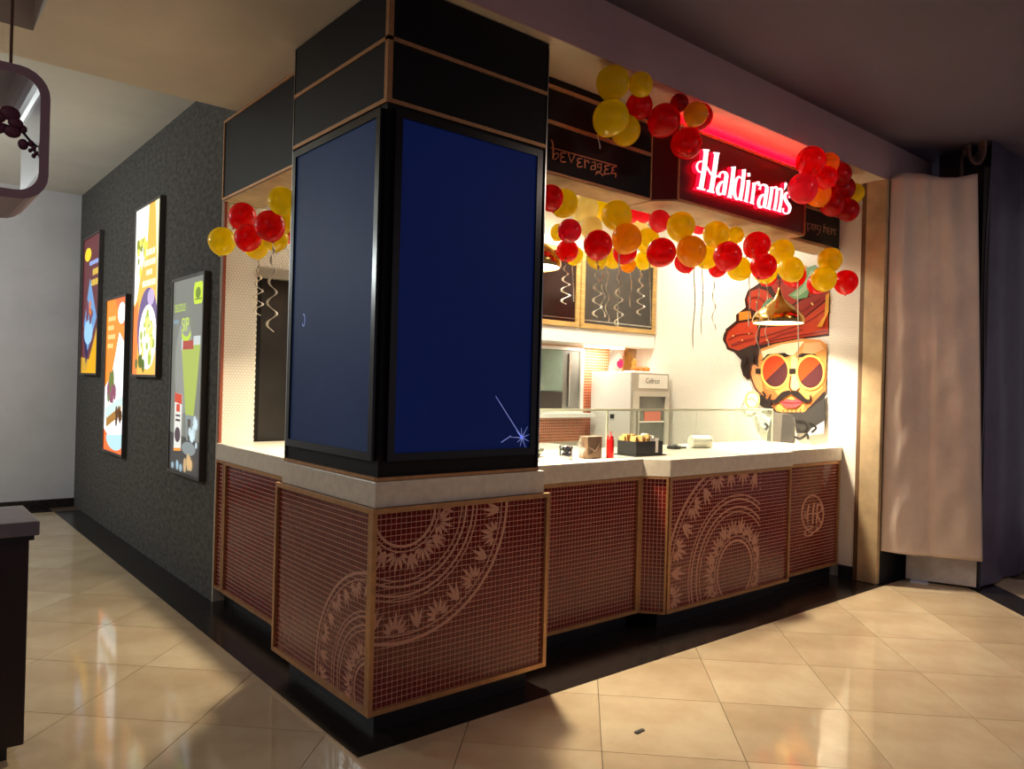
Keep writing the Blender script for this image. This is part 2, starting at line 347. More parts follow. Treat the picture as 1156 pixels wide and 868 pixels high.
# ================================================================== mosaic panels and rangoli
def leaf(cx, cy, ang, L, wd, n=6):
    ca, sa = math.cos(ang), math.sin(ang); pts = []
    prof = [(i/n, math.sin(math.pi*(i/n)**.75)) for i in range(n+1)]
    for t, h in prof: pts.append((t*L, h*wd/2))
    for t, h in reversed(prof[1:-1]): pts.append((t*L, -h*wd/2))
    return [(cx+x*ca-y*sa, cy+x*sa+y*ca) for x, y in pts]
def rangoli(fr, cx, cy, R, x0, x1, y0, y1, name, parent, c=.0018, phase=0.0, lim=None):
    m_ = MB(); polys = []
    for r, w in ((1, .026), (.945, .012), (.685, .012), (.645, .018), (.575, .018), (.53, .012), (.31, .012), (.27, .022)):
        N = 120
        for i in range(N):
            a, b = 2*math.pi*i/N, 2*math.pi*(i+1)/N; ri, ro = R*(r-w/2), R*(r+w/2)
            polys.append([(cx+ri*math.cos(a), cy+ri*math.sin(a)), (cx+ro*math.cos(a), cy+ro*math.sin(a)), (cx+ro*math.cos(b), cy+ro*math.sin(b)), (cx+ri*math.cos(b), cy+ri*math.sin(b))])
    def fan(r, a, inward, L, wd, k=7):
        bx, by = cx+R*r*math.cos(a), cy+R*r*math.sin(a); base = a+math.pi if inward else a
        for j in range(k):
            t = (j-(k-1)/2)/((k-1)/2); ang = base+t*1.2; ll = L*R*(1-.42*abs(t)); off = .035*R
            polys.append(leaf(bx+off*math.cos(ang), by+off*math.sin(ang), ang, ll, R*wd))
    def sprig(r, a, inward, L, wd):
        bx, by = cx+R*r*math.cos(a), cy+R*r*math.sin(a); base = a+math.pi if inward else a
        for t, f in ((-.38, .85), (0, 1), (.38, .85)): polys.append(leaf(bx, by, base+t, L*R*f, R*wd))
    n1 = 14; n2 = 9
    for i in range(n1):
        a = phase+2*math.pi*i/n1; fan(.935, a, True, .15, .03); sprig(.925, a+math.pi/n1, True, .19, .034)
    for i in range(n2):
        a = phase+.2+2*math.pi*i/n2; fan(.31, a, False, .14, .028); sprig(.33, a+math.pi/n2, False, .17, .032)
    if lim: x0, x1, y0, y1 = max(x0, lim[0]), min(x1, lim[1]), max(y0, lim[2]), min(y1, lim[3])
    for k_, q in enumerate(polys):
        q = clip(q, x0, x1, y0, y1)
        if len(q) > 2: m_.fprism(fr, q, c, c+.0008+.00006*(k_ % 11))
    return m_.build(name, mMOTIF, parent)
def tile_panel(fr, a0, a1, b0, b1, parent, t=.022, pitch=.0252):
    mb = MB()
    mb.fbox(fr, a0, a1, b0, b0+t, 0, .016).fbox(fr, a0, a1, b1-t, b1, 0, .016).fbox(fr, a0, a0+t, b0+t, b1-t, 0, .016).fbox(fr, a1-t, a1, b0+t, b1-t, 0, .016)
    pf = mb.build('panel_frame', mBRONZE, parent)
    MB().fbox(fr, a0+t, a1-t, b0+t, b1-t, -.01, 0).build('grout_backing', mGROUT, pf)
    W_, H_ = a1-a0-2*t, b1-b0-2*t; nx = max(1, round(W_/pitch)); ny = round(H_/pitch); px, py = W_/nx, H_/ny
    mb = MB(); e = .0016
    for i in range(nx):
        for j in range(ny):
            x, y = a0+t+i*px, b0+t+j*py; h = .0010+random.random()*.0005
            A, B, C_, D = (x+e, y+e), (x+px-e, y+e), (x+px-e, y+py-e), (x+e, y+py-e)
            vs = [fr(q[0], q[1], 0) for q in (A, B, C_, D)]+[fr(q[0], q[1], h) for q in (A, B, C_, D)]
            mb.add(vs, [(4, 5, 6, 7), (0, 1, 5, 4), (1, 2, 6, 5), (2, 3, 7, 6), (3, 0, 4, 7)])
    mb.build('mosaic_tiles', mTILE, pf, 'stuff')
    return pf

# ------------------------------------------------------------------ corner column
CXa, CXb, CYa, CYb = 1.595, 2.595, 2.782, 3.786
col = thing('corner_column', (2.1, 3.28, 0), 'square corner column clad in red mosaic below and black panels above', 'column')
MB().box(CXa+.07, CXb-.07, CYa+.07, CYb-.07, 0, .1).build('plinth', mKICK, col)
MB().box(CXa+.028, CXb-.016, CYa+.028, CYb-.016, .1, .965).build('core', mKICK, col)
fR = FY(CYa+.016); fL = FX(CXa+.016)
pR = tile_panel(fR, CXa, CXb, .1, .965, col); pL = tile_panel(fL, -CYb, -CYa-.0165, .1, .965, col)
rangoli(fR, 1.76, .945, .565, CXa+.022, CXb-.022, .122, .943, 'rangoli_motif', pR, phase=.15)
rangoli(fL, -2.79, .18, .51, -CYb+.022, -CYa-.039, .122, .943, 'rangoli_motif', pL, phase=.1)
MB().box(CXa+.02, CXb-.025, CYa+.02, CYb-.03, .965, 1.075).build('stone_band', mSLAB, col, bevel=.004)
UXa, UXb, UYa, UYb = 1.635, 2.53, 2.822, 3.75
MB().box(UXa, UXb, UYa, UYb, 1.075, ZS-.002).build('shaft', mBLACK, col)
for z0, z1 in ((2.695, 2.935), (2.955, ZS-.006)):
    MB().box(UXa+.014, UXb-.008, UYa-.008, UYa, z0, z1).build('cladding_panel', mBLACK, col)
    MB().box(UXa-.008, UXa, UYa+.014, UYb-.008, z0, z1).build('cladding_panel', mBLACK, col)
for z in (2.675, 2.937):
    MB().box(UXa-.012, UXb, UYa-.012, UYa, z, z+.018).box(UXa-.012, UXa, UYa, UYb, z, z+.018).build('bronze_strip', mBRONZE, col)
MB().box(UXa-.012, UXa+.013, UYa-.012, UYa+.013, 2.693, ZS-.004).build('corner_strip', mBRONZE, col)
MB().box(UXb, UXb+.006, UYa-.01, UYa+.01, 1.08, ZS-.004).build('edge_strip', mSTEEL, col)
MB().box(UXa-.01, UXa+.01, UYb, UYb+.006, 1.08, ZS-.004).build('edge_strip', mSTEEL, col)
MB().box(UXa-.012, UXb+.004, UYa-.014, UYa, 1.077, 1.092).box(UXa-.014, UXa, UYa, UYb, 1.077, 1.092).build('bronze_strip', mBRONZE, col)
# video screens on the two faces
def screen(fr, a0, a1, b0, b1, label, colr, es, marks):
    t = thing('video_screen', fr((a0+a1)/2, b0, 0), label, 'screen')
    e = .034
    mb = MB().fbox(fr, a0, a1, b0, b0+e, 0, .022).fbox(fr, a0, a1, b1-e, b1, 0, .022).fbox(fr, a0, a0+e, b0+e, b1-e, 0, .022).fbox(fr, a1-e, a1, b0+e, b1-e, 0, .022)
    mb.build('bezel', mat('bezel', (14, 12, 14), .25), t)
    MB().fbox(fr, a0+e, a1-e, b0+e, b1-e, 0, .012).build('display', mat('display_'+label[:5], colr, .5, emit=colr, estr=es, noise=.25, nscale=2, spec=.12), t)
    if marks:
        mb = MB()
        for q in marks:
            for pl in stroke(q, .004, False): mb.fprism(fr, pl, .0125, .0132)
        mb.build('crack', mat('crack_white', (200, 214, 255), .4, emit=(120, 150, 255), estr=.35), t, label='white cracks in the glass')
    return t
cx, cz = 2.42, 1.243
cr = [[(cx-.17, cz+.2, .003), (cx-.06, cz+.07, .004), (cx, cz, .006)], [(cx-.13, cz-.02), (cx-.07, cz+.01)]]
for k in range(9):
    a = k*2*math.pi/9+.3; l = random.uniform(.035, .08); cr.append([(cx, cz, .005), (cx+l*math.cos(a), cz+l*math.sin(a), .0015)])
screen(FY(UYa-.001), UXa+.03, UXb-.03, 1.16, 2.655, 'deep blue video screen with a cracked corner on the column front', (10, 24, 72), .5, cr)
ringm = [[(-3.56+.014*math.cos(t/8*math.pi-2.6), 1.79+.03*math.sin(t/8*math.pi-2.6)) for t in range(13)]]
screen(FX(UXa-.001), -UYb+.03, -UYa-.02, 1.16, 2.655, 'greyish blue video screen on the corridor side of the column', (38, 52, 84), .36, ringm)

# ------------------------------------------------------------------ counters
ZT, ZP = 1.06, .95
def unit(name, label, loc): return thing(name, loc, label, 'counter')
Y1, Y2, Y3 = 3.11, 2.985, 3.05
c1 = unit('counter_unit', 'plain red mosaic counter front between the column and the angled corner', (3.1, 3.3, 0))
MB().box(2.6, 3.665, Y1+.028, 3.75, .1, ZP).build('carcass', mKICK, c1); MB().box(2.6, 3.66, Y1+.09, 3.75, 0, .1).build('plinth', mKICK, c1)
tile_panel(FY(Y1+.016), 2.6, 3.668, .1, ZP, c1)
c2 = unit('counter_unit', 'projecting red mosaic counter front painted with a large half rangoli', (4.5, 3.2, 0))
MB().prism([Vector(p) for p in ((3.69, Y1+.035, .1), (3.81, Y2+.03, .1), (5.21, Y2+.03, .1), (5.21, 3.75, .1), (3.69, 3.75, .1))], [Vector(p) for p in ((3.69, Y1+.035, ZP), (3.81, Y2+.03, ZP), (5.21, Y2+.03, ZP), (5.21, 3.75, ZP), (3.69, 3.75, ZP))]).build('carcass', mKICK, c2)
MB().box(3.8, 5.16, Y2+.08, 3.7, 0, .1).build('plinth', mKICK, c2)
dv = Vector((3.795-3.683, Y2-Y1, 0)); L_ = dv.length; dv.normalize()
fC = Fr((3.683, Y1+.012, 0), dv, (0, 0, 1), Vector((dv.y, -dv.x, 0)))
tile_panel(fC, 0, L_, .1, ZP, c2, t=.012)
pB = tile_panel(FY(Y2+.016), 3.797, 5.215, .1, ZP, c2)
rangoli(FY(Y2+.016), 4.54, .27, .755, 3.82, 5.19, .122, ZP-.022, 'rangoli_motif', pB, phase=.12, lim=(3.7, 4.83, 0, 2))
c3 = unit('counter_unit', 'set back red mosaic counter front with an oval monogram beside the wall', (5.65, 3.3, 0))
MB().box(5.22, 6.08, Y3+.028, 3.75, .1, ZP).build('carcass', mKICK, c3); MB().box(5.23, 6.08, Y3+.07, 3.75, 0, .1).build('plinth', mKICK, c3)
tile_panel(FY(Y3+.016), 5.22, 6.08, .1, ZP, c3)
def px8(p): return (880+p[0]/4.825, 500+p[1]/4.825)
def pxpolys(strokes, cv, plane, off, mb, m=0, axis='y', th=.002):
    for k_, st in enumerate(strokes):
        off += .00012; pts, w = st[0], st[1]; sm = st[2] if len(st) > 2 else True
        for q in stroke(pts, w, sm):
            P3 = [(ony if axis == 'y' else onx)(*cv(p), plane) for p in q]; n = Vector((0, -1, 0)) if axis == 'y' else Vector((-1, 0, 0))
            mb.prism([v+n*off for v in P3], [v+n*(off+th) for v in P3], m)
mb = MB()
pxpolys([(ell(178, 385, 59, 100, 28, math.radians(60), math.radians(425)), 8, False), ([(158, 335), (150, 385), (152, 435)], 9), ([(140, 372), (133, 400), (146, 412), (150, 385)], 6), ([(186, 325), (180, 380), (178, 440)], 9), ([(138, 398), (165, 385), (196, 385)], 7),
         ([(204, 335), (200, 390), (198, 440)], 9), ([(200, 338), (222, 336), (226, 365), (203, 388)], 8), ([(203, 388), (215, 420), (228, 446)], 9), ([(132, 462), (165, 452), (205, 462), (190, 480), (158, 505), (136, 500), (140, 480), (170, 462), (200, 452)], 8)], px8, Y3+.016, .002, mb)
mb.build('monogram', mMOTIF, c3, label='pale oval HR monogram')
MB().box(5.222, 5.225, Y2+.02, Y3+.016, .1, ZP).build('return_edge', mKICK, c3)
c4 = unit('counter_unit', 'wide red mosaic counter front on the corridor side beside the column', (2.0, 4.4, 0))
MB().box(1.778, 2.3, 3.8, 4.98, .1, ZP).build('carcass', mKICK, c4); MB().box(1.83, 2.3, 3.8, 4.98, 0, .1).build('plinth', mKICK, c4)
tile_panel(FX(1.766), -4.98, -3.8, .1, ZP, c4)
c5 = unit('counter_unit', 'narrow red mosaic counter end against the charcoal wall', (2.0, 5.07, 0))
MB().box(1.778, 2.3, 4.985, 5.138, .1, ZP).build('carcass', mKICK, c5); MB().box(1.83, 2.3, 4.985, 5.138, 0, .1).build('plinth', mKICK, c5)
tile_panel(FX(1.766), -5.138, -4.99, .1, ZP, c5, t=.016)
def worktop(pts, label):
    mb = MB(); mb.prism([Vector((x, y, ZP+.002)) for x, y in pts], [Vector((x, y, ZT)) for x, y in pts])
    return tag(mb.build('worktop', mSLAB, bevel=.004), label, 'worktop')
worktop([(2.62, Y1-.005), (3.672, Y1-.005), (3.79, Y2-.005), (5.225, Y2-.005), (5.225, Y3-.005), (6.092, Y3-.005), (6.092, 3.8), (2.62, 3.8)], 'long cream stone worktop of the front counter')
worktop([(1.745, 3.8), (1.745, 5.14), (2.35, 5.14), (2.35, 3.8)], 'short cream stone worktop on the corridor side')

# ------------------------------------------------------------------ fascias
FB = 2.67
f1 = thing('fascia_board', (3.1, 3.2, FB), 'black fascia lettered beverages between the column and the lit sign', 'fascia')
MB().box(2.535, 3.675, Y1, 3.335, FB+.006, ZS-.002).build('board', mBLACK, f1)
MB().box(2.535, 3.675, Y1+.004, 3.335, FB-.004, FB+.006).build('soffit', mBEIGE, f1)
for z in (2.94, 3.135): MB().box(2.535, 3.675, Y1-.008, Y1, z, z+.022).build('bronze_strip', mBRONZE, f1)
MB().box(2.535, 3.68, Y1-.006, Y1+.01, FB, FB+.012).build('bronze_strip', mBRONZE, f1)
MB().box(3.672, 3.684, Y1-.008, Y1, FB+.012, ZS-.004).build('bronze_strip', mBRONZE, f1)
def pxb(p): return (615+p[0]/8.892, 150+p[1]/8.892)
BEV = [([(60, 148), (722, 332)], 9, False), ([(62, 68), (80, 120), (80, 265)], 13), ([(82, 225), (122, 203), (134, 238), (96, 272)], 10),
       ([(208, 205), (160, 205), (166, 238), (192, 244)], 11), ([(192, 244), (155, 255), (165, 288), (208, 292)], 11), ([(232, 205), (262, 300), (298, 222)], 11, False),
       ([(372, 258), (328, 262), (332, 292), (358, 298)], 11), ([(358, 298), (324, 312), (332, 342), (376, 338)], 11), ([(396, 262), (400, 356)], 11, False), ([(400, 300), (424, 276), (442, 306)], 10),
       ([(468, 296), (502, 296), (504, 374)], 11, False), ([(504, 330), (466, 334), (462, 368), (504, 366)], 10), ([(562, 312), (528, 312), (526, 346), (562, 348), (562, 312)], 10, False), ([(562, 348), (556, 384), (518, 392), (506, 424)], 10), ([(512, 404), (556, 404), (574, 428), (598, 412)], 10),
       ([(650, 328), (600, 332), (608, 362), (632, 366)], 11), ([(632, 366), (596, 380), (604, 412), (648, 410)], 11), ([(716, 338), (668, 352), (684, 376), (668, 382)], 10), ([(672, 380), (664, 408), (704, 408), (704, 450)], 10)]
mb = MB(); pxpolys(BEV, pxb, Y1, .001, mb); mb.build('lettering', mat('bronze_letters', (216, 142, 100), .4, .4), f1, label='bronze lettering reading beverages')
f2 = thing('illuminated_sign', (4.5, 3.1, FB), 'sign box with its red glow painted in and glowing white letters above the counter', 'sign')
mSIGN = mat('sign_panel_glow_tint', (88, 10, 17), .35)  # red halo of the letters is put into the panel's base colour
sp = [(3.69, Y1), (3.79, Y2), (5.3, Y2), (5.3, 3.335), (3.69, 3.335)]
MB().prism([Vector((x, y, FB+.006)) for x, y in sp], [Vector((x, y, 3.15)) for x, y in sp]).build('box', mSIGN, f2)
MB().prism([Vector((x, y+.004, FB-.004)) for x, y in sp], [Vector((x, y+.004, FB+.006)) for x, y in sp]).build('soffit', mBEIGE, f2)
MB().box(3.79, 5.3, Y2-.008, Y2, 3.128, 3.15).build('bronze_strip', mBRONZE, f2); MB().box(3.79, 5.302, Y2-.006, Y2+.01, FB, FB+.012).build('bronze_strip', mBRONZE, f2)
MB().box(3.784, 3.798, Y2-.008, Y2, FB+.012, 3.128).build('bronze_strip', mBRONZE, f2); MB().box(5.29, 5.302, Y2-.008, Y2, FB+.012, 3.128).build('bronze_strip', mBRONZE, f2)
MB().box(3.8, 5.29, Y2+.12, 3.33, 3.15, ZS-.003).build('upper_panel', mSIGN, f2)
MB().box(3.86, 5.24, Y2+.004, Y2+.034, 3.15, 3.158).build('red_led_strip', emat('red_led', (255, 2, 22), 60), f2)
def pxh(p): return (775+p[0]/9.248, 160+p[1]/9.248)
HAL = [
 [([(208, 80), (188, 260), (150, 492)], 50), ([(172, 86), (240, 90)], 18, False), ([(108, 482), (196, 502)], 20, False), ([(318, 112), (292, 300), (256, 522)], 50), ([(280, 116), (346, 122)], 18, False), ([(212, 510), (292, 530)], 20, False),
  ([(176, 205, 12), (130, 212, 18), (108, 255, 22), (124, 305, 20), (160, 322, 12)], 18), ([(176, 205, 14), (214, 268, 20), (262, 345, 22), (300, 368, 18), (328, 350, 8)], 20)],
 [([(340, 372, 30), (352, 330, 18), (385, 316, 22), (416, 345, 42), (408, 420, 44), (390, 545, 44)], 40), ([(402, 412, 16), (355, 432, 30), (326, 490, 40), (336, 545, 30), (385, 540, 14)], 30), ([(380, 548), (408, 552)], 16, False)],
 [([(494, 262), (476, 420), (450, 578)], 42), ([(466, 270), (514, 264)], 14, False), ([(424, 572), (474, 586)], 14, False)],
 [([(602, 290), (586, 450), (560, 606)], 40), ([(578, 298), (620, 292)], 14, False), ([(584, 392, 14), (544, 366, 20), (508, 430, 38), (498, 520, 40), (520, 596, 26), (562, 580, 14)], 30), ([(548, 602), (584, 612)], 14, False)],
 [([(650, 325), (652, 362)], 30, False), ([(648, 404), (638, 500), (620, 622)], 36), ([(626, 410), (664, 406)], 12, False), ([(598, 614), (642, 630)], 14, False)],
 [([(708, 430), (698, 520), (682, 640)], 36), ([(686, 436), (722, 430)], 12, False), ([(658, 632), (706, 650)], 14, False), ([(706, 490, 12), (722, 440, 18), (752, 425, 26), (758, 458, 30)], 22)],
 [([(764, 500, 28), (775, 462, 16), (805, 448, 20), (838, 476, 38), (830, 560, 40), (812, 682, 40)], 36), ([(826, 548, 14), (782, 566, 28), (754, 622, 36), (762, 680, 28), (808, 674, 12)], 28), ([(804, 682), (832, 692)], 14, False)],
 [([(894, 472), (880, 580), (858, 700)], 34), ([(872, 478), (906, 474)], 12, False), ([(834, 690), (880, 708)], 14, False), ([(890, 520, 10), (910, 482, 16), (944, 486, 28), (936, 600, 32), (918, 712, 32)], 30), ([(898, 704), (938, 718)], 14, False), ([(938, 545, 10), (958, 500, 16), (992, 505, 28), (986, 620, 32), (966, 726, 32)], 30), ([(946, 718), (988, 734)], 14, False)],
 [([(1034, 424, 14), (1036, 444, 30), (1030, 478, 16), (1016, 508, 4)], 20)],
 [([(1080, 585, 24), (1072, 540, 14), (1042, 536, 24), (1026, 580, 34), (1050, 635, 36), (1078, 680, 36), (1068, 736, 24), (1034, 750, 14), (1008, 730, 18), (1008, 692, 24)], 28)],
]
mLW = emat('sign_white', (255, 238, 238), 1.7); mLR = emat('sign_red', (255, 10, 34), 4)
for gl in HAL:
    mb = MB()
    for st in gl:
        for q in stroke(st[0], st[1], st[2] if len(st) > 2 else True, 5):
            P3 = [ony(*pxh(p), Y2-.04) for p in q]
            mb.prism([v+Vector((0, .03, 0)) for v in P3], P3, 0, 1)
    mb.build('letter', [mLW, mLR], f2)
f3 = thing('fascia_board', (5.7, 3.2, FB), 'short black fascia lettered pay here right of the lit sign', 'fascia')
MB().box(5.305, 6.075, Y1, 3.335, FB+.006, ZS-.002).build('board', mBLACK, f3); MB().box(5.305, 6.075, Y1+.004, 3.335, FB-.004, FB+.006).build('soffit', mBEIGE, f3)
for z in (FB, 2.94, 3.135): MB().box(5.305, 6.075, Y1-.008, Y1, z, z+.018).build('bronze_strip', mBRONZE, f3)
def pxp(p): return (780+p[0]/5.255, 220+p[1]/5.255)
PAY = [([(690, 168), (693, 218)], 6, False), ([(690, 172), (714, 174), (712, 196), (692, 200)], 5), ([(722, 180), (738, 180), (738, 206)], 5, False), ([(738, 190), (720, 194), (724, 208), (738, 204)], 5), ([(748, 184), (752, 208), (764, 206)], 5), ([(768, 184), (764, 220), (746, 238)], 5), ([(684, 166), (772, 186)], 4, False),
       ([(788, 172), (786, 224)], 6, False), ([(787, 200), (800, 196), (803, 226)], 5), ([(822, 200), (810, 202), (812, 214), (820, 216), (810, 222), (812, 232), (824, 232)], 5), ([(830, 206), (831, 234)], 5, False), ([(831, 214), (838, 206), (843, 214)], 4), ([(858, 210), (848, 212), (850, 224), (848, 234), (860, 236)], 5), ([(782, 190), (862, 208)], 4, False)]
mb = MB(); pxpolys(PAY, pxp, Y1, .001, mb); mb.build('lettering', mat('dull_letters', (164, 116, 100), .4, .4), f3, label='dim bronze lettering reading pay here')
f4 = thing('fascia_board', (1.8, 4.4, FB), 'plain black fascia over the corridor side opening', 'fascia')
MB().box(1.75, 2.02, 3.76, 5.138, FB+.006, ZS-.002).build('board', mBLACK, f4); MB().box(1.754, 2.02, 3.76, 5.138, FB-.006, FB+.006).build('soffit', mBEIGE, f4)
MB().box(1.742, 1.75, 3.76, 5.138, FB-.002, FB+.012).build('bronze_strip', mBRONZE, f4); MB().box(1.742, 1.75, 5.124, 5.138, FB+.012, ZS-.004).build('bronze_strip', mBRONZE, f4)
MB().box(1.742, 1.75, 3.76, 5.124, ZS-.02, ZS-.004).build('bronze_strip', mBRONZE, f4)
jb = MB().box(1.756, 1.775, 5.118, 5.138, ZT, FB-.006).build('trim_2', mat('jamb_reflection', (150, 74, 52), .4)); jb['kind'] = 'structure'  # thin strip coloured to stand in for the orange reflection along the jamb

# ------------------------------------------------------------------ light boxes on the charcoal wall
def E(c, s=1.0): return emat('print_%d_%d_%d_%d' % (*c, int(s*100)), c, s)
def poster(y1, y0, z0, z1, label, layers, texts=(), frame=(86, 82, 82)):
    fr = FX(1.748); a0, a1 = -y1, -y0; e = .02
    t = thing('poster_light_box', (1.72, (y0+y1)/2, z0), label, 'light box')
    mb = MB().fbox(fr, a0, a1, z0, z0+e, 0, .042).fbox(fr, a0, a1, z1-e, z1, 0, .042).fbox(fr, a0, a0+e, z0+e, z1-e, 0, .042).fbox(fr, a1-e, a1, z0+e, z1-e, 0, .042)
    mb.build('frame', mat('light_box_frame', frame, .35, .3), t)
    A0, A1, B0, B1 = a0+e, a1-e, z0+e, z1-e; W_, H_ = A1-A0, B1-B0
    MB().fbox(fr, A0, A1, B0, B1, .002, .032).build('panel', layers[0][0], t)
    for k, (m, polys) in enumerate(layers[1:]):
        mb = MB()
        for pl in polys:
            q = clip(pl, 0, 1, 0, 1)
            if len(q) > 2: mb.fprism(fr, [(A0+u*W_, B0+v*H_) for u, v in q], .0321+k*.0003, .0323+k*.0003)
            if len(polys) < 6 and mb.v: mb.build('print', m, t); mb = MB()
        if mb.v: mb.build('print', m, t, 'stuff')
    for txt, u, v, h, m, xs in texts:
        mb = MB(); text_mb(mb, txt, fr, A0+u*W_, B0+v*H_, h, .038, .039, 0, xs); mb.build('print', m, t)
def bars(u0, u1, v, h, n): 
    w = (u1-u0)/n; return [[(u0+i*w, v), (u0+i*w+w*.75, v), (u0+i*w+w*.75, v+h), (u0+i*w, v+h)] for i in range(n)]
def blobs(cu, cv, du, dv, n, r0, r1, seed):
    R_ = random.Random(seed); out = []
    for _ in range(n):
        a = R_.uniform(0, 6.28); rr = math.sqrt(R_.random()); r = R_.uniform(r0, r1); out.append(ell(cu+du*rr*math.cos(a), cv+dv*rr*math.sin(a), r, r*R_.uniform(.4, .8), 8))
    return out
poster(9.38, 8.58, 1.48, 2.95, 'maroon and yellow light box with a blue diamond, beside the far corner', [
    (E((112, 44, 52), .75), []), (E((214, 164, 40), 1.0), [[(0, 0), (1, 0), (1, .36), (.35, .02), (0, .0)], [(0, 0), (1, 0), (1, .3), (.5, .1), (0, .12)]]),
    (E((66, 52, 90), .8), [[(.3, .06), (.52, .22), (.1, .3)], [(.05, .3), (.35, .08), (.6, .3)]]), (E((110, 160, 214), 1.0), [[(.45, .7), (.12, .36), (.4, .16), (.92, .4)]]),
    (E((150, 200, 240), 1.1), [ell(.42, .3, .27, .09, 20)]), (E((120, 70, 90), .9), blobs(.45, .45, .2, .07, 7, .05, .1, 2)), (E((214, 120, 60), 1), blobs(.5, .47, .15, .05, 4, .04, .06, 3)),
    (E((240, 210, 30), 1.2), [ell(.28, .88, .2, .05, 20)]), (E((150, 180, 240), 1.1), bars(.4, .96, .79, .03, 6)), (E((226, 190, 70), 1.1), bars(.62, .96, .71, .045, 4)+bars(.55, .96, .635, .045, 5))])
poster(8.23, 7.46, .75, 2.22, 'orange and white light box showing a wrap, second from the far corner', [
    (E((250, 250, 250), 1.5), []), (E((240, 140, 40), 1.2), [[(0, 1), (1, 1), (1, .7), (.7, .78), (.5, .62), (.35, .5), (0, .42)]]), (E((238, 110, 50), 1.2), [[(.45, 1), (1, 1), (1, .8), (.75, .84)], [(0, 0), (1, 0), (1, .05), (.6, .04), (0, .14)]]),
    (E((255, 230, 220), 1.5), [ell(.8, .9, .2, .07, 20)]), (E((250, 205, 130), 1.3), bars(.1, .5, .86, .03, 4)+bars(.1, .42, .8, .03, 3)+bars(.1, .5, .74, .03, 4)+bars(.1, .4, .68, .03, 3)),
    (E((120, 130, 70), .9), blobs(.35, .42, .22, .06, 12, .05, .1, 5)), (E((150, 90, 110), .9), blobs(.35, .38, .25, .04, 10, .04, .08, 6)), (E((200, 224, 220), 1.2), [[(.05, .2), (.95, .31), (.95, .37), (.05, .28)]]),
    (E((176, 122, 40), 1), [[(.12, .15), (.9, .25), (.9, .31), (.12, .21)]]), (E((96, 64, 36), .9), blobs(.75, .23, .2, .05, 8, .04, .08, 8)), (E((180, 220, 226), 1.2), [ell(.6, .09, .45, .075, 24, math.pi, 2*math.pi)+[(1.05, .13), (.15, .1)]])])
poster(7.22, 6.45, 1.48, 2.93, 'bright orange and white light box showing a bowl of food, third from the far corner', [
    (E((246, 176, 70), 1.35), []), (E((252, 252, 240), 1.5), [[(0, 1), (.55, 1), (.5, .75), (.25, .6), (.1, .45), (0, .42)]]), (E((252, 248, 190), 1.4), [[(.8, 1), (1, 1), (1, 0), (.95, 0), (.92, .6)]]), (E((150, 160, 60), 1), blobs(.25, .75, .16, .1, 9, .04, .08, 11)), (E((230, 220, 90), 1.2), blobs(.3, .72, .2, .14, 9, .04, .07, 12)),
    (E((255, 240, 200), 1.5), bars(.48, .85, .7, .035, 4)+bars(.4, .88, .64, .035, 5)+bars(.5, .75, .585, .03, 3)+bars(.35, .9, .52, .035, 6)),
    (E((240, 130, 60), 1.2), [[(0, 0), (.2, 0), (.2, .45), (0, .4)]]), (E((118, 96, 150), .95), [ell(.6, .27, .42, .24, 28)]), (E((200, 180, 220), 1.1), [ell(.72, .45, .14, .05, 16)]), (E((248, 248, 226), 1.4), [ell(.62, .22, .36, .19, 24)]), (E((170, 186, 80), 1.1), blobs(.62, .22, .3, .15, 16, .03, .07, 13)), (E((240, 228, 120), 1.3), blobs(.62, .2, .26, .13, 12, .03, .06, 14)), (E((104, 120, 60), .9), blobs(.35, .08, .2, .04, 9, .04, .07, 15))])
G_ = .62
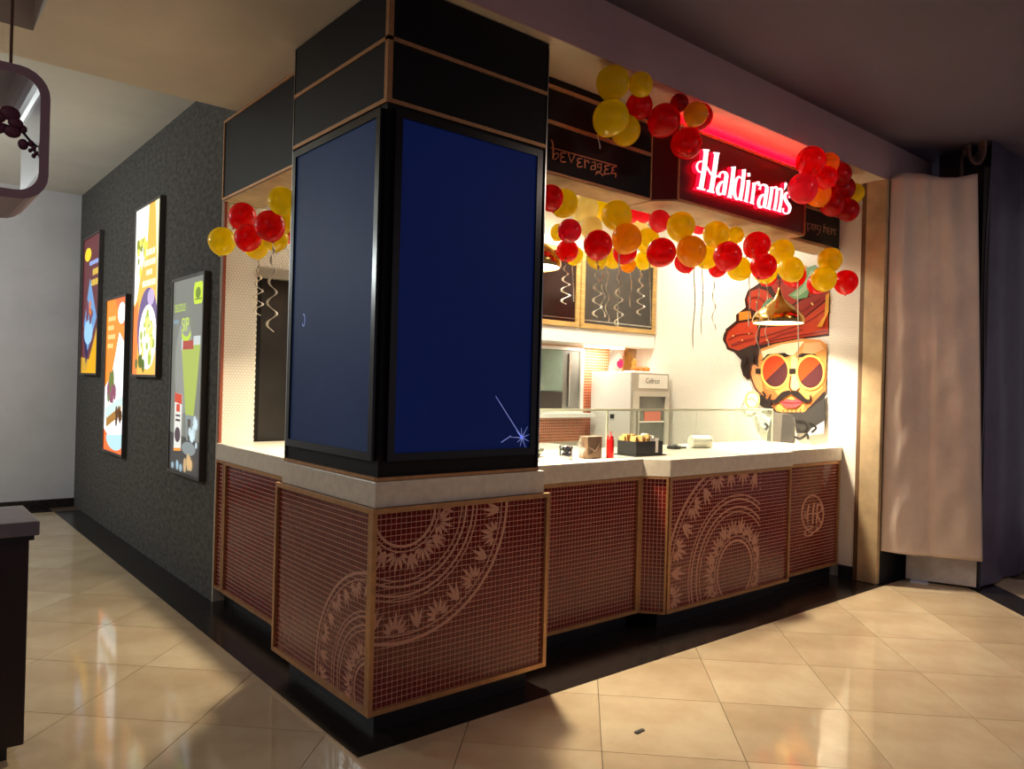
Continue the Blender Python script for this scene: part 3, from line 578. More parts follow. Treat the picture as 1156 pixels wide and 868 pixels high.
poster(6.08, 5.34, .78, 2.22, 'grey light box with a tall green drink, nearest the counter opening', [
    (E((150, 152, 142), G_), []), (E((92, 88, 86), .5), [[(0, 0), (1, 0), (1, .17), (0, .2)]]), (E((178, 180, 172), G_), [ell(.42, .55, .3, .25, 20)]),
    (E((206, 232, 40), 1.0), [rounded(.68, .97, .86, .97, .05)]), (E((120, 150, 20), .8), [ell(.82, .915, .08, .03, 12), [(.72, .88), (.94, .88), (.94, .887), (.72, .887)]]),
    (E((196, 226, 60), 1.0), sum([stroke(q, .03) for q in ([(.33, .715), (.42, .69), (.54, .69), (.62, .72)],)], [])), (E((178, 196, 90), .95), [[(.33, .66), (.93, .66), (.84, .42), (.78, .3), (.52, .3), (.46, .42)]]),
    (E((186, 74, 60), .9), [[(.36, .68), (.72, .68), (.72, .635), (.36, .635)]]), (E((214, 222, 220), .9), [[(.72, .7), (.93, .7), (.93, .655), (.72, .655)], [(.33, .69), (.38, .69), (.38, .64), (.34, .63)]]),
    (E((160, 172, 172), .7), [[(.52, .3), (.78, .3), (.72, .17), (.58, .17)], ell(.65, .13, .22, .035, 18)]), (E((110, 100, 92), .6), [[(.6, .28), (.7, .28), (.68, .17), (.62, .17)]]),
    (E((236, 236, 226), 1.0), [[(.16, .1), (.4, .11), (.4, .4), (.16, .41)]]), (E((214, 70, 40), 1.0), [[(.16, .36), (.4, .35), (.4, .4), (.16, .41)], [(.22, .31), (.34, .31), (.34, .35), (.22, .35)]]), (E((90, 70, 80), .8), [[(.2, .26), (.36, .26), (.36, .272), (.2, .272)], [(.2, .285), (.36, .285), (.36, .295), (.2, .295)], ell(.28, .19, .1, .04, 14)]), (E((240, 150, 40), 1.0), [[(.16, .1), (.4, .11), (.4, .125), (.16, .115)]]),
    (E((206, 226, 232), .9), blobs(.8, .2, .17, .08, 9, .03, .06, 21)), (E((214, 180, 130), .9), blobs(.68, .06, .16, .03, 6, .03, .06, 22)), (E((170, 200, 214), .8), blobs(.25, .03, .2, .015, 4, .03, .05, 23))],
    [('DELICIOUS', .08, .835, .058, E((196, 226, 60), 1.0), .66), ('SIP', .34, .73, .1, E((206, 236, 60), 1.0), 1.0), ('Healthy', .06, .775, .034, E((140, 190, 220), 1.0), .8)], frame=(86, 82, 82))

# ------------------------------------------------------------------ wall mural
MUR = []
def pm(p): return onx(800+p[0]/3.944, 300+p[1]/3.944, XR-.005)
def mp(c, *polys):
    for q in polys: MUR.append((tuple(int(v*.88) for v in c), [q]))
def ms(c, w, *strokes_):
    for st in strokes_: MUR.append((c, stroke(st, w)))
mp((64, 26, 22), [(250, 60), (210, 88), (175, 110), (160, 150), (165, 185), (122, 218), (122, 245), (76, 282), (67, 330), (82, 372), (120, 388), (160, 398), (228, 378), (300, 348), (420, 326), (536, 312), (541, 100), (480, 40), (400, 20), (310, 30)])
mp((206, 66, 38), [(132, 256), (86, 292), (76, 330), (92, 364), (140, 380), (208, 352), (222, 300), (215, 260), (190, 246)])
mp((196, 58, 34), [(222, 100), (184, 116), (172, 150), (180, 186), (215, 205), (262, 188), (292, 150), (262, 112)])
mp((200, 62, 34), [(225, 352), (232, 278), (330, 268), (430, 232), (532, 150), (533, 302), (420, 318), (320, 338)])
mp((170, 44, 30), [(270, 72), (400, 36), (500, 80), (470, 130), (400, 152), (330, 210), (270, 180), (300, 130)])
mp((156, 40, 28), [(330, 214), (420, 150), (535, 108), (534, 140), (430, 226), (335, 262)])
mp((226, 142, 48), [(135, 208), (186, 200), (193, 235), (137, 245)])
mp((148, 38, 28), [(228, 345), (330, 300), (420, 280), (420, 290), (330, 312), (228, 352)], [(100, 350), (150, 330), (205, 320), (204, 330), (150, 345), (104, 360)])
ms((110, 28, 24), 5, [(232, 320), (330, 290), (440, 250), (530, 190)], [(240, 345), (360, 318), (470, 300), (530, 290)], [(180, 150), (215, 140), (250, 160)], [(90, 330), (130, 310), (200, 300)], [(300, 80), (380, 60), (450, 80)], [(330, 240), (420, 200), (500, 150)])
ms((240, 190, 110), 6, [(150, 330), (154, 334)], [(180, 300), (184, 304)], [(110, 310), (114, 314)], [(260, 330), (264, 334)], [(460, 165), (468, 175)], [(215, 160), (219, 164)])
mp((118, 166, 118), [(358, 132), (400, 102), (428, 62), (442, 8), (482, -4), (474, 60), (452, 112), (442, 142), (390, 150)])
mp((170, 200, 160), [(375, 132), (420, 96), (450, 40), (468, 10), (462, 60), (440, 110), (400, 138)])
mp((96, 150, 116), [(236, 188), (262, 152), (292, 138), (270, 178)])
mp((226, 158, 50), [(486, 272), (520, 222), (526, 132), (541, 118), (538, 205), (508, 274)])
mp((234, 170, 60), [(398, 30), (430, -4), (440, 6), (412, 60)])
mp((56, 36, 32), [(118, 386), (200, 352), (232, 372), (218, 450), (198, 442), (194, 502), (178, 506), (158, 490), (146, 446), (150, 420)])
mp((226, 152, 84), [(228, 374), (300, 348), (420, 324), (500, 330), (530, 350), (526, 560), (480, 612), (440, 654), (350, 658), (284, 640), (240, 572), (224, 480)])
mp((255, 240, 205), [(240, 382), (330, 350), (430, 336), (386, 396), (368, 398), (300, 390), (250, 420)])
mp((240, 186, 128), [(372, 400), (395, 400), (408, 540), (392, 562), (372, 545)])
mp((176, 104, 60), [(240, 500), (262, 548), (300, 556), (330, 600), (290, 640), (250, 585)], [(526, 480), (526, 560), (484, 606), (440, 640), (430, 606), (470, 580), (510, 545)])
mp((236, 182, 130), [(430, 345), (500, 340), (522, 372), (470, 392), (420, 388)])
mp((216, 146, 96), [(226, 446), (202, 440), (194, 480), (214, 540), (240, 570), (236, 500)])
ms((90, 52, 34), 7, [(228, 448), (202, 438), (192, 480), (212, 545), (240, 572)], [(372, 490), (366, 540), (388, 562), (412, 546)])
ms((60, 34, 28), 5, [(226, 376), (222, 440)], [(90, 360), (72, 328), (86, 288), (130, 254)])
mp((44, 34, 32), [(238, 424), (268, 394), (344, 388), (370, 402), (345, 406), (276, 412)], [(394, 406), (420, 390), (480, 394), (516, 428), (470, 410)])
for cx_, cy_ in ((303, 470), (460, 475)):
    mp((238, 186, 92), ell(cx_, cy_, 65, 79, 36))
    mp((206, 62, 28), ell(cx_, cy_, 56, 69, 36))
    mp((74, 38, 42), ell(cx_, cy_, 56, 69, 24, math.radians(-38), math.radians(142)))
mp((40, 32, 30), [(366, 458), (396, 458), (396, 480), (366, 480)], [(216, 458), (240, 458), (240, 480), (218, 480)])
mp((190, 72, 76), [(325, 606), (360, 592), (380, 598), (400, 592), (428, 606), (400, 632), (350, 632)]); ms((110, 34, 40), 5, [(328, 607), (380, 612), (426, 607)])
mp((46, 40, 40), [(240, 570), (276, 600), (300, 640), (275, 650), (232, 616)], [(526, 556), (528, 700), (470, 700), (400, 672), (440, 646), (484, 600)])
ms((34, 28, 28), 8, [(286, 572, 6), (278, 596, 10), (306, 604, 18), (342, 574, 26), (374, 562, 16)], [(374, 562, 16), (402, 572, 26), (434, 598, 20), (460, 600, 10), (462, 574, 5)])
ms((90, 60, 44), 4, [(340, 640), (345, 655)], [(360, 636), (362, 656)], [(380, 638), (380, 658)], [(400, 638), (398, 656)], [(420, 634), (416, 652)], [(300, 610), (306, 630)], [(440, 620), (436, 642)])
mp((58, 56, 56), [(330, 652), (440, 652), (500, 606), (527, 590), (527, 705), (470, 745), (400, 744), (390, 664)])
ms((40, 34, 32), 9, [(250, 560), (262, 580), (244, 596), (262, 612), (250, 628)], [(270, 596), (284, 612), (270, 626), (290, 642)], [(300, 640), (312, 652), (330, 655)], [(150, 400), (176, 420), (160, 446), (186, 462), (170, 488)], [(196, 386), (206, 410), (196, 430)])
mp((108, 104, 98), [(300, 650), (392, 664), (388, 806), (264, 806), (282, 700)]); mp((70, 68, 66), [(340, 660), (392, 664), (388, 806), (330, 806)])
mp((186, 188, 196), [(218, 640), (236, 704), (272, 742), (284, 700), (256, 672), (240, 632)], [(526, 690), (524, 744), (440, 760), (470, 724)])
ms((36, 34, 34), 10, [(400, 690), (440, 700), (450, 730), (420, 740), (405, 725)], [(395, 760), (420, 770), (450, 750), (455, 772)], [(246, 580), (235, 600), (250, 612)], [(262, 700), (275, 715), (265, 728)], [(460, 700), (490, 720), (470, 742)])
ms((196, 178, 110), 9, [tuple(p) for p in ell(207, 597, 30, 35, 20, 0, 2*math.pi-.01)])
mur = thing('wall_mural', (XR-.01, 3.6, 1.1), 'painted wall mural of a turbaned moustached face in round orange sunglasses', 'mural')
MUC = {}
for k, (c, polys) in enumerate(MUR):
    mb = MB(); off = .0006*k
    for q in polys:
        q = clip(list(q), 40, 541, -5, 812)
        if len(q) > 2:
            P3 = [pm(p) for p in q]; mb.prism([v+Vector((-off, 0, 0)) for v in P3], [v+Vector((-off-.0005, 0, 0)) for v in P3])
    if mb.v: mb.build('painted_shape', mat('mural_%d_%d_%d' % c, c, .22), mur)

# ------------------------------------------------------------------ pendant lamps
LAMPS = []
def pendant(x, y, zb, label, pw=None):
    LAMPS.append((x, y, zb))
    t = thing('pendant_lamp', (x, y, zb), label, 'lamp', 'gold pendant lamps over the counter')
    prof = [(.2, 0), (.206, .02), (.2, .05), (.175, .09), (.13, .125), (.08, .16), (.045, .195), (.022, .235), (.012, .275), (.008, .29)]
    mb = MB().lathe((x, y, zb), prof, 36); mb.lathe((x, y, zb), [(r-.006, z) for r, z in prof], 36); mb.build('shade', mGOLD, t)
    MB().lathe((x, y, zb), [(.196, .008), (.12, .004), (.001, .003)], 36).build('diffuser', emat('lamp_glow', (255, 240, 214), 9), t)
    MB().tube([(x, y, zb+.285), (x, y, ZS)], .004, 6).build('cord', mBLKP, t)
    area('lamp_light', (x, y, zb-.004), .13, pw or PEND_W, WARM, shape='DISK', parent=t, spread=2.3)
    return t
l_ = ony(878.6, 365, 3.365); pendant(l_.x, l_.y, l_.z, 'gold teardrop pendant lamp hanging in front of the mural', 44)
l_ = ony(594, 302, 3.365); pendant(l_.x, l_.y, l_.z, 'gold pendant lamp half hidden behind the column edge')
pendant(2.12, 4.16, 2.12, 'gold pendant lamp over the corridor side worktop behind the column', 27)
for i, (x, y) in enumerate(((3.0, 4.5), (4.4, 4.45), (5.5, 4.4))):
    tag(MB().box(x-.27, x+.27, y-.27, y+.27, 3.172, ZS-.001).build('ceiling_light_panel', emat('panel_glow', (255, 236, 204), 3)), ('square ceiling light panel over the kiosk beside the column', 'square ceiling light panel in the middle of the kiosk', 'square ceiling light panel near the mural wall')[i], 'lamp', 'kiosk ceiling panels')

# ------------------------------------------------------------------ back of the kiosk
wc = thing('wall_cabinet', (5.2, 5.2, 1.9), 'wall cabinet with two dark glass doors in pale wood frames', 'cabinet')
YC = 5.05
MB().box(4.25, 6.09, YC, YB-.002, 1.905, 2.85).build('body', mWHITE, wc)
MB().box(4.25, 6.09, YC-.012, YC, 1.905, 2.04).build('bottom_band', mFRIDGE, wc)
for a, b, c in ((4.3, 4.99, (44, 24, 22)), (5.01, 6.08, (58, 50, 44))):
    m_ = MB().box(a, b, YC-.03, YC, 2.045, 2.09).box(a, b, YC-.03, YC, 2.72, 2.76).box(a, a+.045, YC-.03, YC, 2.09, 2.72).box(b-.045, b, YC-.03, YC, 2.09, 2.72)
    dr = m_.build('door', mWOOD, wc)
    MB().box(a+.045, b-.045, YC-.015, YC-.004, 2.09, 2.72).build('glass_pane', mat('door_glass_%d' % c[0], c, .15, noise=.2, nscale=3), dr)
    MB().box(a+.05, b-.05, YC-.02, YC-.015, 2.115, 2.125).build('shelf_edge', mSTEEL, dr)
ul = tag(MB().box(5.3, 5.8, 5.18, 5.26, 1.885, 1.903).build('under_cabinet_light', emat('strip_glow', (255, 244, 220), 4)), 'slim strip light under the wall cabinet above the fridge', 'lamp')
area('under_cabinet_lamp', (5.5, 5.22, 1.88), .5, 6, (1, .9, .72), sy=.08)
ht = thing('serving_hatch', (5.1, 5.4, 1.22), 'grey metal serving hatch in the orange mosaic wall', 'hatch')
MB().box(4.5, 5.4, YB-.05, YB-.016, 1.24, 1.27).box(4.5, 5.4, YB-.05, YB-.016, 1.85, 1.88).box(5.36, 5.4, YB-.05, YB-.016, 1.27, 1.85).box(4.5, 4.54, YB-.05, YB-.016, 1.27, 1.85).build('frame', mFRIDGE, ht)
MB().box(4.54, 5.36, YB-.03, YB-.016, 1.27, 1.85).build('back_panel', mat('hatch_grey', (124, 124, 118), .4), ht)
MB().box(4.54, 5.12, YB-.04, YB-.03, 1.45, 1.84).build('glass_pane', mat('hatch_green', (142, 168, 156), .15, noise=.1, nscale=3), ht)
MB().box(4.54, 5.12, YB-.042, YB-.03, 1.27, 1.44).build('opening', mat('hatch_dark', (58, 52, 46), .6), ht)
MB().box(5.2, 5.22, YB-.046, YB-.03, 1.3, 1.82).build('latch_rod', mSTEEL, ht)
MB().box(4.45, 5.42, YB-.2, YB-.016, 1.2, 1.238).build('sill', mFRIDGE, ht)
bc = tag(MB().box(4.3, 4.88, 4.7, YB-.016, 0, .96).build('back_counter', mFRIDGE, bevel=.008), 'white back counter below the orange mosaic wall', 'counter')
fg = thing('display_fridge', (5.75, 4.95, 0), 'white upright display fridge with a glass door, packets on top', 'fridge')
MB().box(5.475, 6.03, 4.8, 5.32, .04, 1.65).build('body', mFRIDGE, fg, bevel=.006)
MB().box(5.478, 6.028, 4.792, 4.799, .06, 1.645).build('front', mat('fridge_front', (176, 168, 154), .4), fg)
MB().box(5.58, 6.0, 4.784, 4.792, 1.5, 1.63).build('header', mPAPER, fg)
mb = MB(); text_mb(mb, 'Celfrost', FY(4.783), 5.67, 1.548, .05, 0, .001, 0, .9); mb.build('lettering', mat('header_ink', (70, 66, 62), .6), fg, label='dark lettering reading Celfrost')
m_ = MB().box(5.5, 6.02, 4.77, 4.8, .1, .16).box(5.5, 6.02, 4.77, 4.8, 1.42, 1.47).box(5.5, 5.57, 4.77, 4.8, .16, 1.42).box(5.96, 6.02, 4.77, 4.8, .16, 1.42); fd = m_.build('door', mat('fridge_door', (200, 194, 180), .35), fg)
MB().box(5.57, 5.96, 4.786, 4.7915, .16, 1.42).build('glass_pane', mat('fridge_glass', (128, 128, 118), .1, noise=.25, nscale=3), fd)
MB().box(5.53, 5.55, 4.745, 4.77, .9, 1.3).build('handle', mSTEEL, fd)
for z in (1.17, .92): MB().box(5.58, 5.95, 4.776, 4.786, z, z+.012).build('shelf', mPAPER, fg)
MB().box(5.66, 5.9, 4.778, 4.786, 1.185, 1.275).build('cartons', mat('salmon_carton', (216, 122, 100), .5), fg)
MB().box(5.47, 5.475, 5.0, 5.05, 1.2, 1.24).build('sticker', mBLKP, fg)
MB().box(5.54, 5.98, 4.85, 5.3, 0, .04).build('plinth', mKICK, fg)
def packet(x, y, z, w, h, c, label, lean=0.1, c2=None):
    mb = MB(); n = 6; vs = []
    for j in range(n+1):
        for i in range(n+1):
            u, v = i/n, j/n; bul = .035*math.sin(math.pi*u)*math.sin(math.pi*v)
            vs.append((u, v, bul))
    for sg in (-1, 1):
        k = [Vector((x+(u-.5)*w*(1+.06*math.sin(v*9)), y+sg*b-lean*v*h, z+v*h)) for u, v, b in vs]
        mb.add(k, [(j*(n+1)+i, j*(n+1)+i+1, (j+1)*(n+1)+i+1, (j+1)*(n+1)+i) for j in range(n) for i in range(n)], 0, True)
    o = tag(mb.build('snack_packet', mat('packet_%d_%d_%d' % c, c, .25), None), label, 'packet')
    if c2:
        MB().ball((x+w*.15, y-.033-lean*h*.4, z+h*.38), (w*.25, .006, h*.22)).build('emblem', mat('packet_%d_%d_%d' % c2, c2, .3), o)
packet(5.6, 5.12, 1.652, .19, .22, (240, 232, 226), 'white snack packet with a pink spot on top of the fridge', .1, (226, 40, 110))
packet(5.78, 5.24, 1.652, .16, .27, (206, 150, 50), 'golden snack packet between the white and the brown packets', -.05)
packet(5.79, 5.1, 1.652, .17, .24, (150, 100, 40), 'brown and gold snack packet beside the white one on the fridge', .05, (206, 160, 70))
tray = thing('pastry_tray', (5.68, 4.95, 1.652), 'white tray of orange snacks on top of the display fridge', 'tray')
MB().box(5.56, 5.98, 4.83, 4.98, 1.652, 1.664).build('tray_base', mPAPER, tray, bevel=.004)
for i in range(6): MB().ball((5.62+i*.045, 4.89+.03*(i % 2), 1.685), (.035, .03, .024)).build('snack', mat('orange_snack', (214, 130, 50), .6), tray)

# ------------------------------------------------------------------ things on the worktop
def lath(name, x, y, z, prof, m, label, cat): return tag(MB().lathe((x, y, z), prof, 24).build(name, m), label, cat)
can = thing('steel_canister', (3.196, 3.30, ZT), 'small round steel canister on the worktop near the column', 'canister')
MB().lathe((3.196, 3.30, ZT), [(.001, 0), (.037, 0), (.039, .004), (.039, .066), (.001, .066)], 24).build('body', mSTEEL, can)
MB().lathe((3.196, 3.30, ZT), [(.0415, .062), (.0415, .078), (.036, .083), (.001, .084)], 24).build('lid', mSTEEL, can)
lath('steel_bowl', 3.12, 3.5, ZT, [(.001, 0), (.03, 0), (.055, .03), (.062, .05), (.058, .05), (.05, .032), (.001, .008)], mSTEEL, 'small steel bowl at the column edge of the worktop', 'bowl')
nd = thing('napkin_holder', (3.39, 3.26, ZT), 'brown metallic napkin holder beside the red bottle', 'napkin holder')
fr = Fr((3.325, 3.245, ZT), (1, .06, 0), (0, 0, 1), (0, -1, 0))
MB().fbox(fr, 0, .135, .002, .135, -.075, 0).build('body', mat('foil_brown', (156, 128, 104), .3, .6, noise=.2, nscale=20), nd, bevel=.004)
mb = MB().fprism(fr, [(.02, .03), (.07, .055), (.115, .1), (.08, .05)], 0, .006).fprism(fr, [(.01, .07), (.05, .062), (.09, .03), (.05, .05)], 0, .005); mb.build('crease', mat('foil_pale', (206, 184, 160), .3, .5), nd)
mb = MB()
for k in range(9):
    a = math.radians(100+k*17); mb.fprism(Fr((3.322, 3.262, ZT+.066), (1, 0, 0), (0, 0, 1), (0, -1, 0)), leaf(0, 0, a, .062, .02), -.03+k*.004, -.028+k*.004)
mb.build('napkins', mPAPER, nd)
sb = thing('squeeze_bottle', (3.525, 3.245, ZT), 'red squeeze sauce bottle with a pointed nozzle', 'bottle')
MB().lathe((3.525, 3.245, ZT), [(.001, 0), (.022, 0), (.024, .006), (.024, .11), (.02, .124), (.012, .13)], 20).build('body', mREDP, sb); MB().lathe((3.525, 3.245, ZT), [(.021, .124), (.021, .134), (.008, .14), (.004, .165), (.001, .166)], 20).build('nozzle', mat('red_cap', (170, 20, 22), .4), sb)
cad = thing('stirrer_caddy', (3.86, 3.3, ZT), 'black condiment caddy full of wooden stirrers at the counter corner', 'caddy')
x0, x1, y0, y1 = 3.735, 4.0, 3.215, 3.375
MB().box(x0-.02, x1+.02, y0-.015, y1+.015, ZT+.001, ZT+.008).build('tray', mBLKP, cad)
MB().box(x0, x1, y0, y0+.006, ZT+.008, ZT+.095).box(x0, x0+.006, y0+.006, y1, ZT+.008, ZT+.095).box(x1-.006, x1, y0+.006, y1, ZT+.008, ZT+.095).box(x0+.006, x1-.006, y1-.006, y1, ZT+.008, ZT+.095).box(x0+.006, x1-.006, y0+.006, y1-.006, ZT+.008, ZT+.014).box(x0+.13, x0+.136, y0+.006, y1-.006, ZT+.014, ZT+.09).build('box', mBLKP, cad)
MB().box(x1-.075, x1-.05, y0-.003, y0, ZT+.02, ZT+.11).build('white_strip', mPAPER, cad)
R_ = random.Random(3)
for k in range(26):
    x = x0+.015+(k % 13)*.0185; y = y0+.03+(k//13)*.07+R_.uniform(-.02, .02); MB().box(x, x+.012, y, y+.045, ZT+.014, ZT+.12+R_.uniform(-.012, .018)).build('stirrer', mSTICK if k % 13 < 9 else mPAPER, cad)
cr_ = thing('card_reader', (4.5, 3.52, ZT), 'small dark card reader lying behind the glass', 'card reader')
MB().lathe((4.51, 3.52, ZT), [(.001, 0), (.05, 0), (.055, .01), (.045, .03), (.02, .036), (.001, .036)], 20).build('base', mBLKP, cr_); MB().box(4.55, 4.63, 3.5, 3.54, ZT, ZT+.014).build('handle', mBLKP, cr_)
tr = thing('tissue_roll', (4.8, 3.5, ZT), 'white tissue roll lying on the worktop behind the glass', 'tissue')
a = Vector((4.72, 3.53, ZT+.047)); b = Vector((4.86, 3.465, ZT+.047)); MB().tube([a, b], .047, 24).build('roll', mPAPER, tr); d = (b-a).normalized(); MB().tube([b, b+d*.002], .016, 16).build('core', mat('core_card', (160, 130, 100), .8), tr)
MB().box(4.865, 4.91, 3.46, 3.53, ZT, ZT+.075).build('folded_end', mPAPER, tr, bevel=.012)
for i, (x, y, w, h, rz, c, lb) in enumerate(((5.35, 3.53, .21, .15, .2, (250, 248, 240), 'white paper sheet on the worktop in front of the mural'), (5.2, 3.27, .16, .11, -.3, (214, 210, 200), 'small folded leaflet on the worktop by the glass end'), (5.56, 3.2, .2, .06, .1, (176, 190, 214), 'pale blue card at the end of the worktop'))):
    o = MB().box(-w/2, w/2, -h/2, h/2, 0, .004).build('paper_sheet', mat('paper_%d' % i, c, .6)); o.location = (x, y, ZT+.0005); o.rotation_euler = (0, 0, rz); tag(o, lb, 'paper')
gg = thing('glass_guard', (4.3, 3.3, ZT), 'clear glass screen standing along the worktop', 'glass screen')
ZG = 1.345; YG = 3.30
for a, b in ((2.72, 3.0), (3.004, 3.42), (3.424, 3.655), (3.659, 4.61), (4.614, 5.62)): MB().box(a, b, YG+.1, YG+.108, ZT, ZG).build('glass_pane', mGLASS, gg)
MB().box(5.612, 5.62, YG+.11, 3.75, ZT, ZG).build('glass_pane', mGLASS, gg)
MB().box(2.72, 5.622, YG+.098, YG+.112, ZG, ZG+.014).build('top_rail', mGEDGE, gg); MB().box(5.61, 5.622, YG+.112, 3.75, ZG, ZG+.014).build('top_rail', mGEDGE, gg)
for x in (3.657, 5.616): MB().box(x-.007, x+.007, YG+.096, YG+.1, ZT, ZG).build('edge_clip', mGEDGE, gg)

# ------------------------------------------------------------------ sheeting and hoarding on the right
hd = thing('hoarding', (6.9, 2.4, 0), 'dark plastic covered hoarding at the right of the kiosk', 'hoarding')
mb = MB(); n, k = 24, 30; vs = []
for j in range(k+1):
    for i in range(n+1):
        u, v = i/n, j/k; vs.append((6.62+u*2.7, 2.19-.05*u+.012*math.sin(u*37+v*3)+.01*math.sin(v*11+u*9)-.03*(1-v)*math.sin(u*16)**2*.4, .015+v*(ZC-.02)))
mb.add(vs, [(j*(n+1)+i, j*(n+1)+i+1, (j+1)*(n+1)+i+1, (j+1)*(n+1)+i) for j in range(k) for i in range(n)], 0, True)
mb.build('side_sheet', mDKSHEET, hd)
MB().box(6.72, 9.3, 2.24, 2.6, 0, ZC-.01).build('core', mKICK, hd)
A = Vector((6.43, 2.66, 0)); B = Vector((6.605, 2.205, 0)); dd = (B-A).normalized(); nn = Vector((dd.y, -dd.x, 0)); nn = nn if nn.x < 0 else -nn
fb = Fr(A, dd, (0, 0, 1), nn); Lb = (B-A).length
MB().fbox(fb, 0, Lb, .02, .55, -.03, 0).build('white_board', mat('scuffed_board', (214, 206, 206), .5, noise=.18, nscale=6), hd)
MB().box(6.14, 6.72, 2.742, 2.748, 0, 3.195).build('recess', mKICK, hd)
MB().fbox(fb, Lb-.02, Lb+.03, 0, 3.3, -.06, -.03).build('post', mKICK, hd)
sh = MB(); n, k = 36, 70; vs = []
A0, A1 = Vector((6.125, 2.728, 0)), Vector((6.57, 2.26, 0)); B1 = Vector((6.60, 2.165, 0))
for j in range(k+1):
    v = j/k; z = .235+v*(2.99); R1 = B1.lerp(A1, v)
    for i in range(n+1):
        u = i/n; p_ = A0.lerp(R1, u); d_ = .010*math.sin(u*9+v*2)+.008*math.sin(u*23+v*5)*(.4+.6*v)+.007*math.sin(v*19+u*6)+.005*math.sin(v*41-u*17)-.02*math.exp(-((u-.48)/.03)**2)*.5
        vs.append(p_+nn*(d_+.035)*min(1, u*6)+Vector((0, 0, z+(.03*(1-u) if j == 0 else 0)+(.02*math.sin(u*7) if j == k else 0)-.0*u)))
sh.add(vs, [(j*(n+1)+i, j*(n+1)+i+1, (j+1)*(n+1)+i+1, (j+1)*(n+1)+i) for j in range(k) for i in range(n)], 0, True)
o = tag(sh.build('dust_sheet', mSHEET), 'tall creased white dust sheet hanging beside the beige pilaster', 'sheet'); o.modifiers.new('solid', 'SOLIDIFY').thickness = .003
cc = thing('cable_coil', (6.66, 2.13, 3.2), 'dark coiled cable hanging above the dust sheet corner', 'cable')
for q in range(4):
    c_ = onx(1098+q*2.5, 154+q*2, 6.66-.02*q); MB().tube([c_+Vector((.02*math.sin(2*t), .055*math.cos(t)+.004*q, .17*math.sin(t))) for t in [i*2*math.pi/28 for i in range(29)]], .014, 8).build('loop', mat('cable_brown', (96, 78, 76), .6), cc)
c_ = onx(1086, 185, 6.64); MB().tube([c_+Vector((0, 0, -.16)), c_+Vector((0, 0, .02)), c_+Vector((0, -.02, .12))], .016, 8).build('tail', mat('cable_brown', (96, 78, 76), .6), cc)

# ------------------------------------------------------------------ podium and hanging planter on the left
pd = thing('podium', (.15, 3.6, 0), 'dark brown podium with a grey top at the left edge', 'podium')
MB().box(-.6, .47, 3.44, 3.82, .06, .87).build('body', mPODIUM, pd, bevel=.004); MB().box(-.55, .42, 3.48, 3.8, 0, .06).build('plinth', mKICK, pd); MB().box(-.62, .5, 3.41, 3.85, .87, .925).build('top', mGREYTOP, pd, bevel=.005)
MB().box(-.6, .485, 3.43, 3.435, .85, .87).build('edge_band', mKICK, pd)
hp = thing('hanging_planter', (.25, 3.55, 2.15), 'plum metal rounded frame planter hung on cords with a dark orchid', 'planter')
fp = FY(3.33); outr = rounded(-.03, .485, 2.135, 2.625, .1); inr = rounded(.002, .453, 2.167, 2.593, .075); N = len(outr)
mb = MB(); vs = [fp(*p, 0) for p in outr]+[fp(*p, 0) for p in inr]+[fp(*p, -.48) for p in outr]+[fp(*p, -.48) for p in inr]; fs = []
for i in range(N):
    j = (i+1) % N; fs += [(i, j, N+j, N+i), (i, 2*N+i, 2*N+j, j), (N+i, N+j, 3*N+j, 3*N+i), (2*N+i, 3*N+i, 3*N+j, 2*N+j)]
mb.add(vs, fs); mb.build('frame', mRING, hp)
for x in (.13, .375): MB().tube([(x, 3.5, 2.62), (x, 3.5, ZC)], .006, 6).build('cord', mat('cord_brown', (90, 60, 44), .7), hp)
MB().box(.33, .42, 3.46, 3.54, 2.62, 2.645).build('clip', mRING, hp)
def fz(x, y): return ony(x, y, 3.37)
mO = mat('orchid', (84, 34, 60), .6)
fl = fz(8, 140)
mb = MB()
for a, L2, w in ((80, .075, .06), (150, .07, .05), (215, .07, .05), (300, .06, .05), (15, .05, .045)):
    A_ = math.radians(a); mb.ball(fl+Vector((math.cos(A_)*L2*.52, -.01, math.sin(A_)*L2*.52)), (w*.56, .014, w*.46), 0, 12, 8)
mb.build('flower', mO, hp)
MB().tube([fz(x, y) for x, y in ((-30, 128), (8, 142), (25, 148), (33, 158), (42, 166))], .005, 6).build('stem', mat('stem', (34, 26, 28), .6), hp)
for x, y, r in ((26, 146, .014), (26, 163, .018), (35, 162, .011), (38, 168, .009), (34, 170, .007), (41, 173, .008), (38, 176, .008)): MB().ball(fz(x, y), (r, r, r*1.15), 0, 10, 6).build('bud', mO, hp)

# ------------------------------------------------------------------ balloons
BC = {'red': (232, 22, 30), 'yellow': (255, 220, 16), 'orange': (250, 178, 10), 'pink': (236, 60, 90), 'cream': (250, 226, 170), 'darkred': (196, 18, 22)}
BM = {}
def bmesh_for(c):
    if c in BM: return BM[c]
    mb = MB(); nu, nv = 28, 18; vs = []
    for j in range(nv+1):
        t = math.pi*j/nv; z = math.cos(t); r = math.sin(t)
        if z < 0: z *= 1.12; r *= 1-.10*(-z/1.12)**2
        vs += [(r*math.cos(2*math.pi*i/nu), r*math.sin(2*math.pi*i/nu), z) for i in range(nu)]
    mb.add(vs, [(j*nu+i, (j+1)*nu+i, (j+1)*nu+(i+1) % nu, j*nu+(i+1) % nu) for j in range(nv) for i in range(nu)], 0, True)
    m = balloon_mat('balloon_'+c, BC[c]); MATS['b_'+c] = m
    kn = MB().lathe((0, 0, 0), [(.001, .03), (.05, .0), (.03, -.03), (.1, -.12), (.02, -.1)], 10).mesh('knot', m)
    BM[c] = (mb.mesh('balloon', m), kn); return BM[c]
placed = []
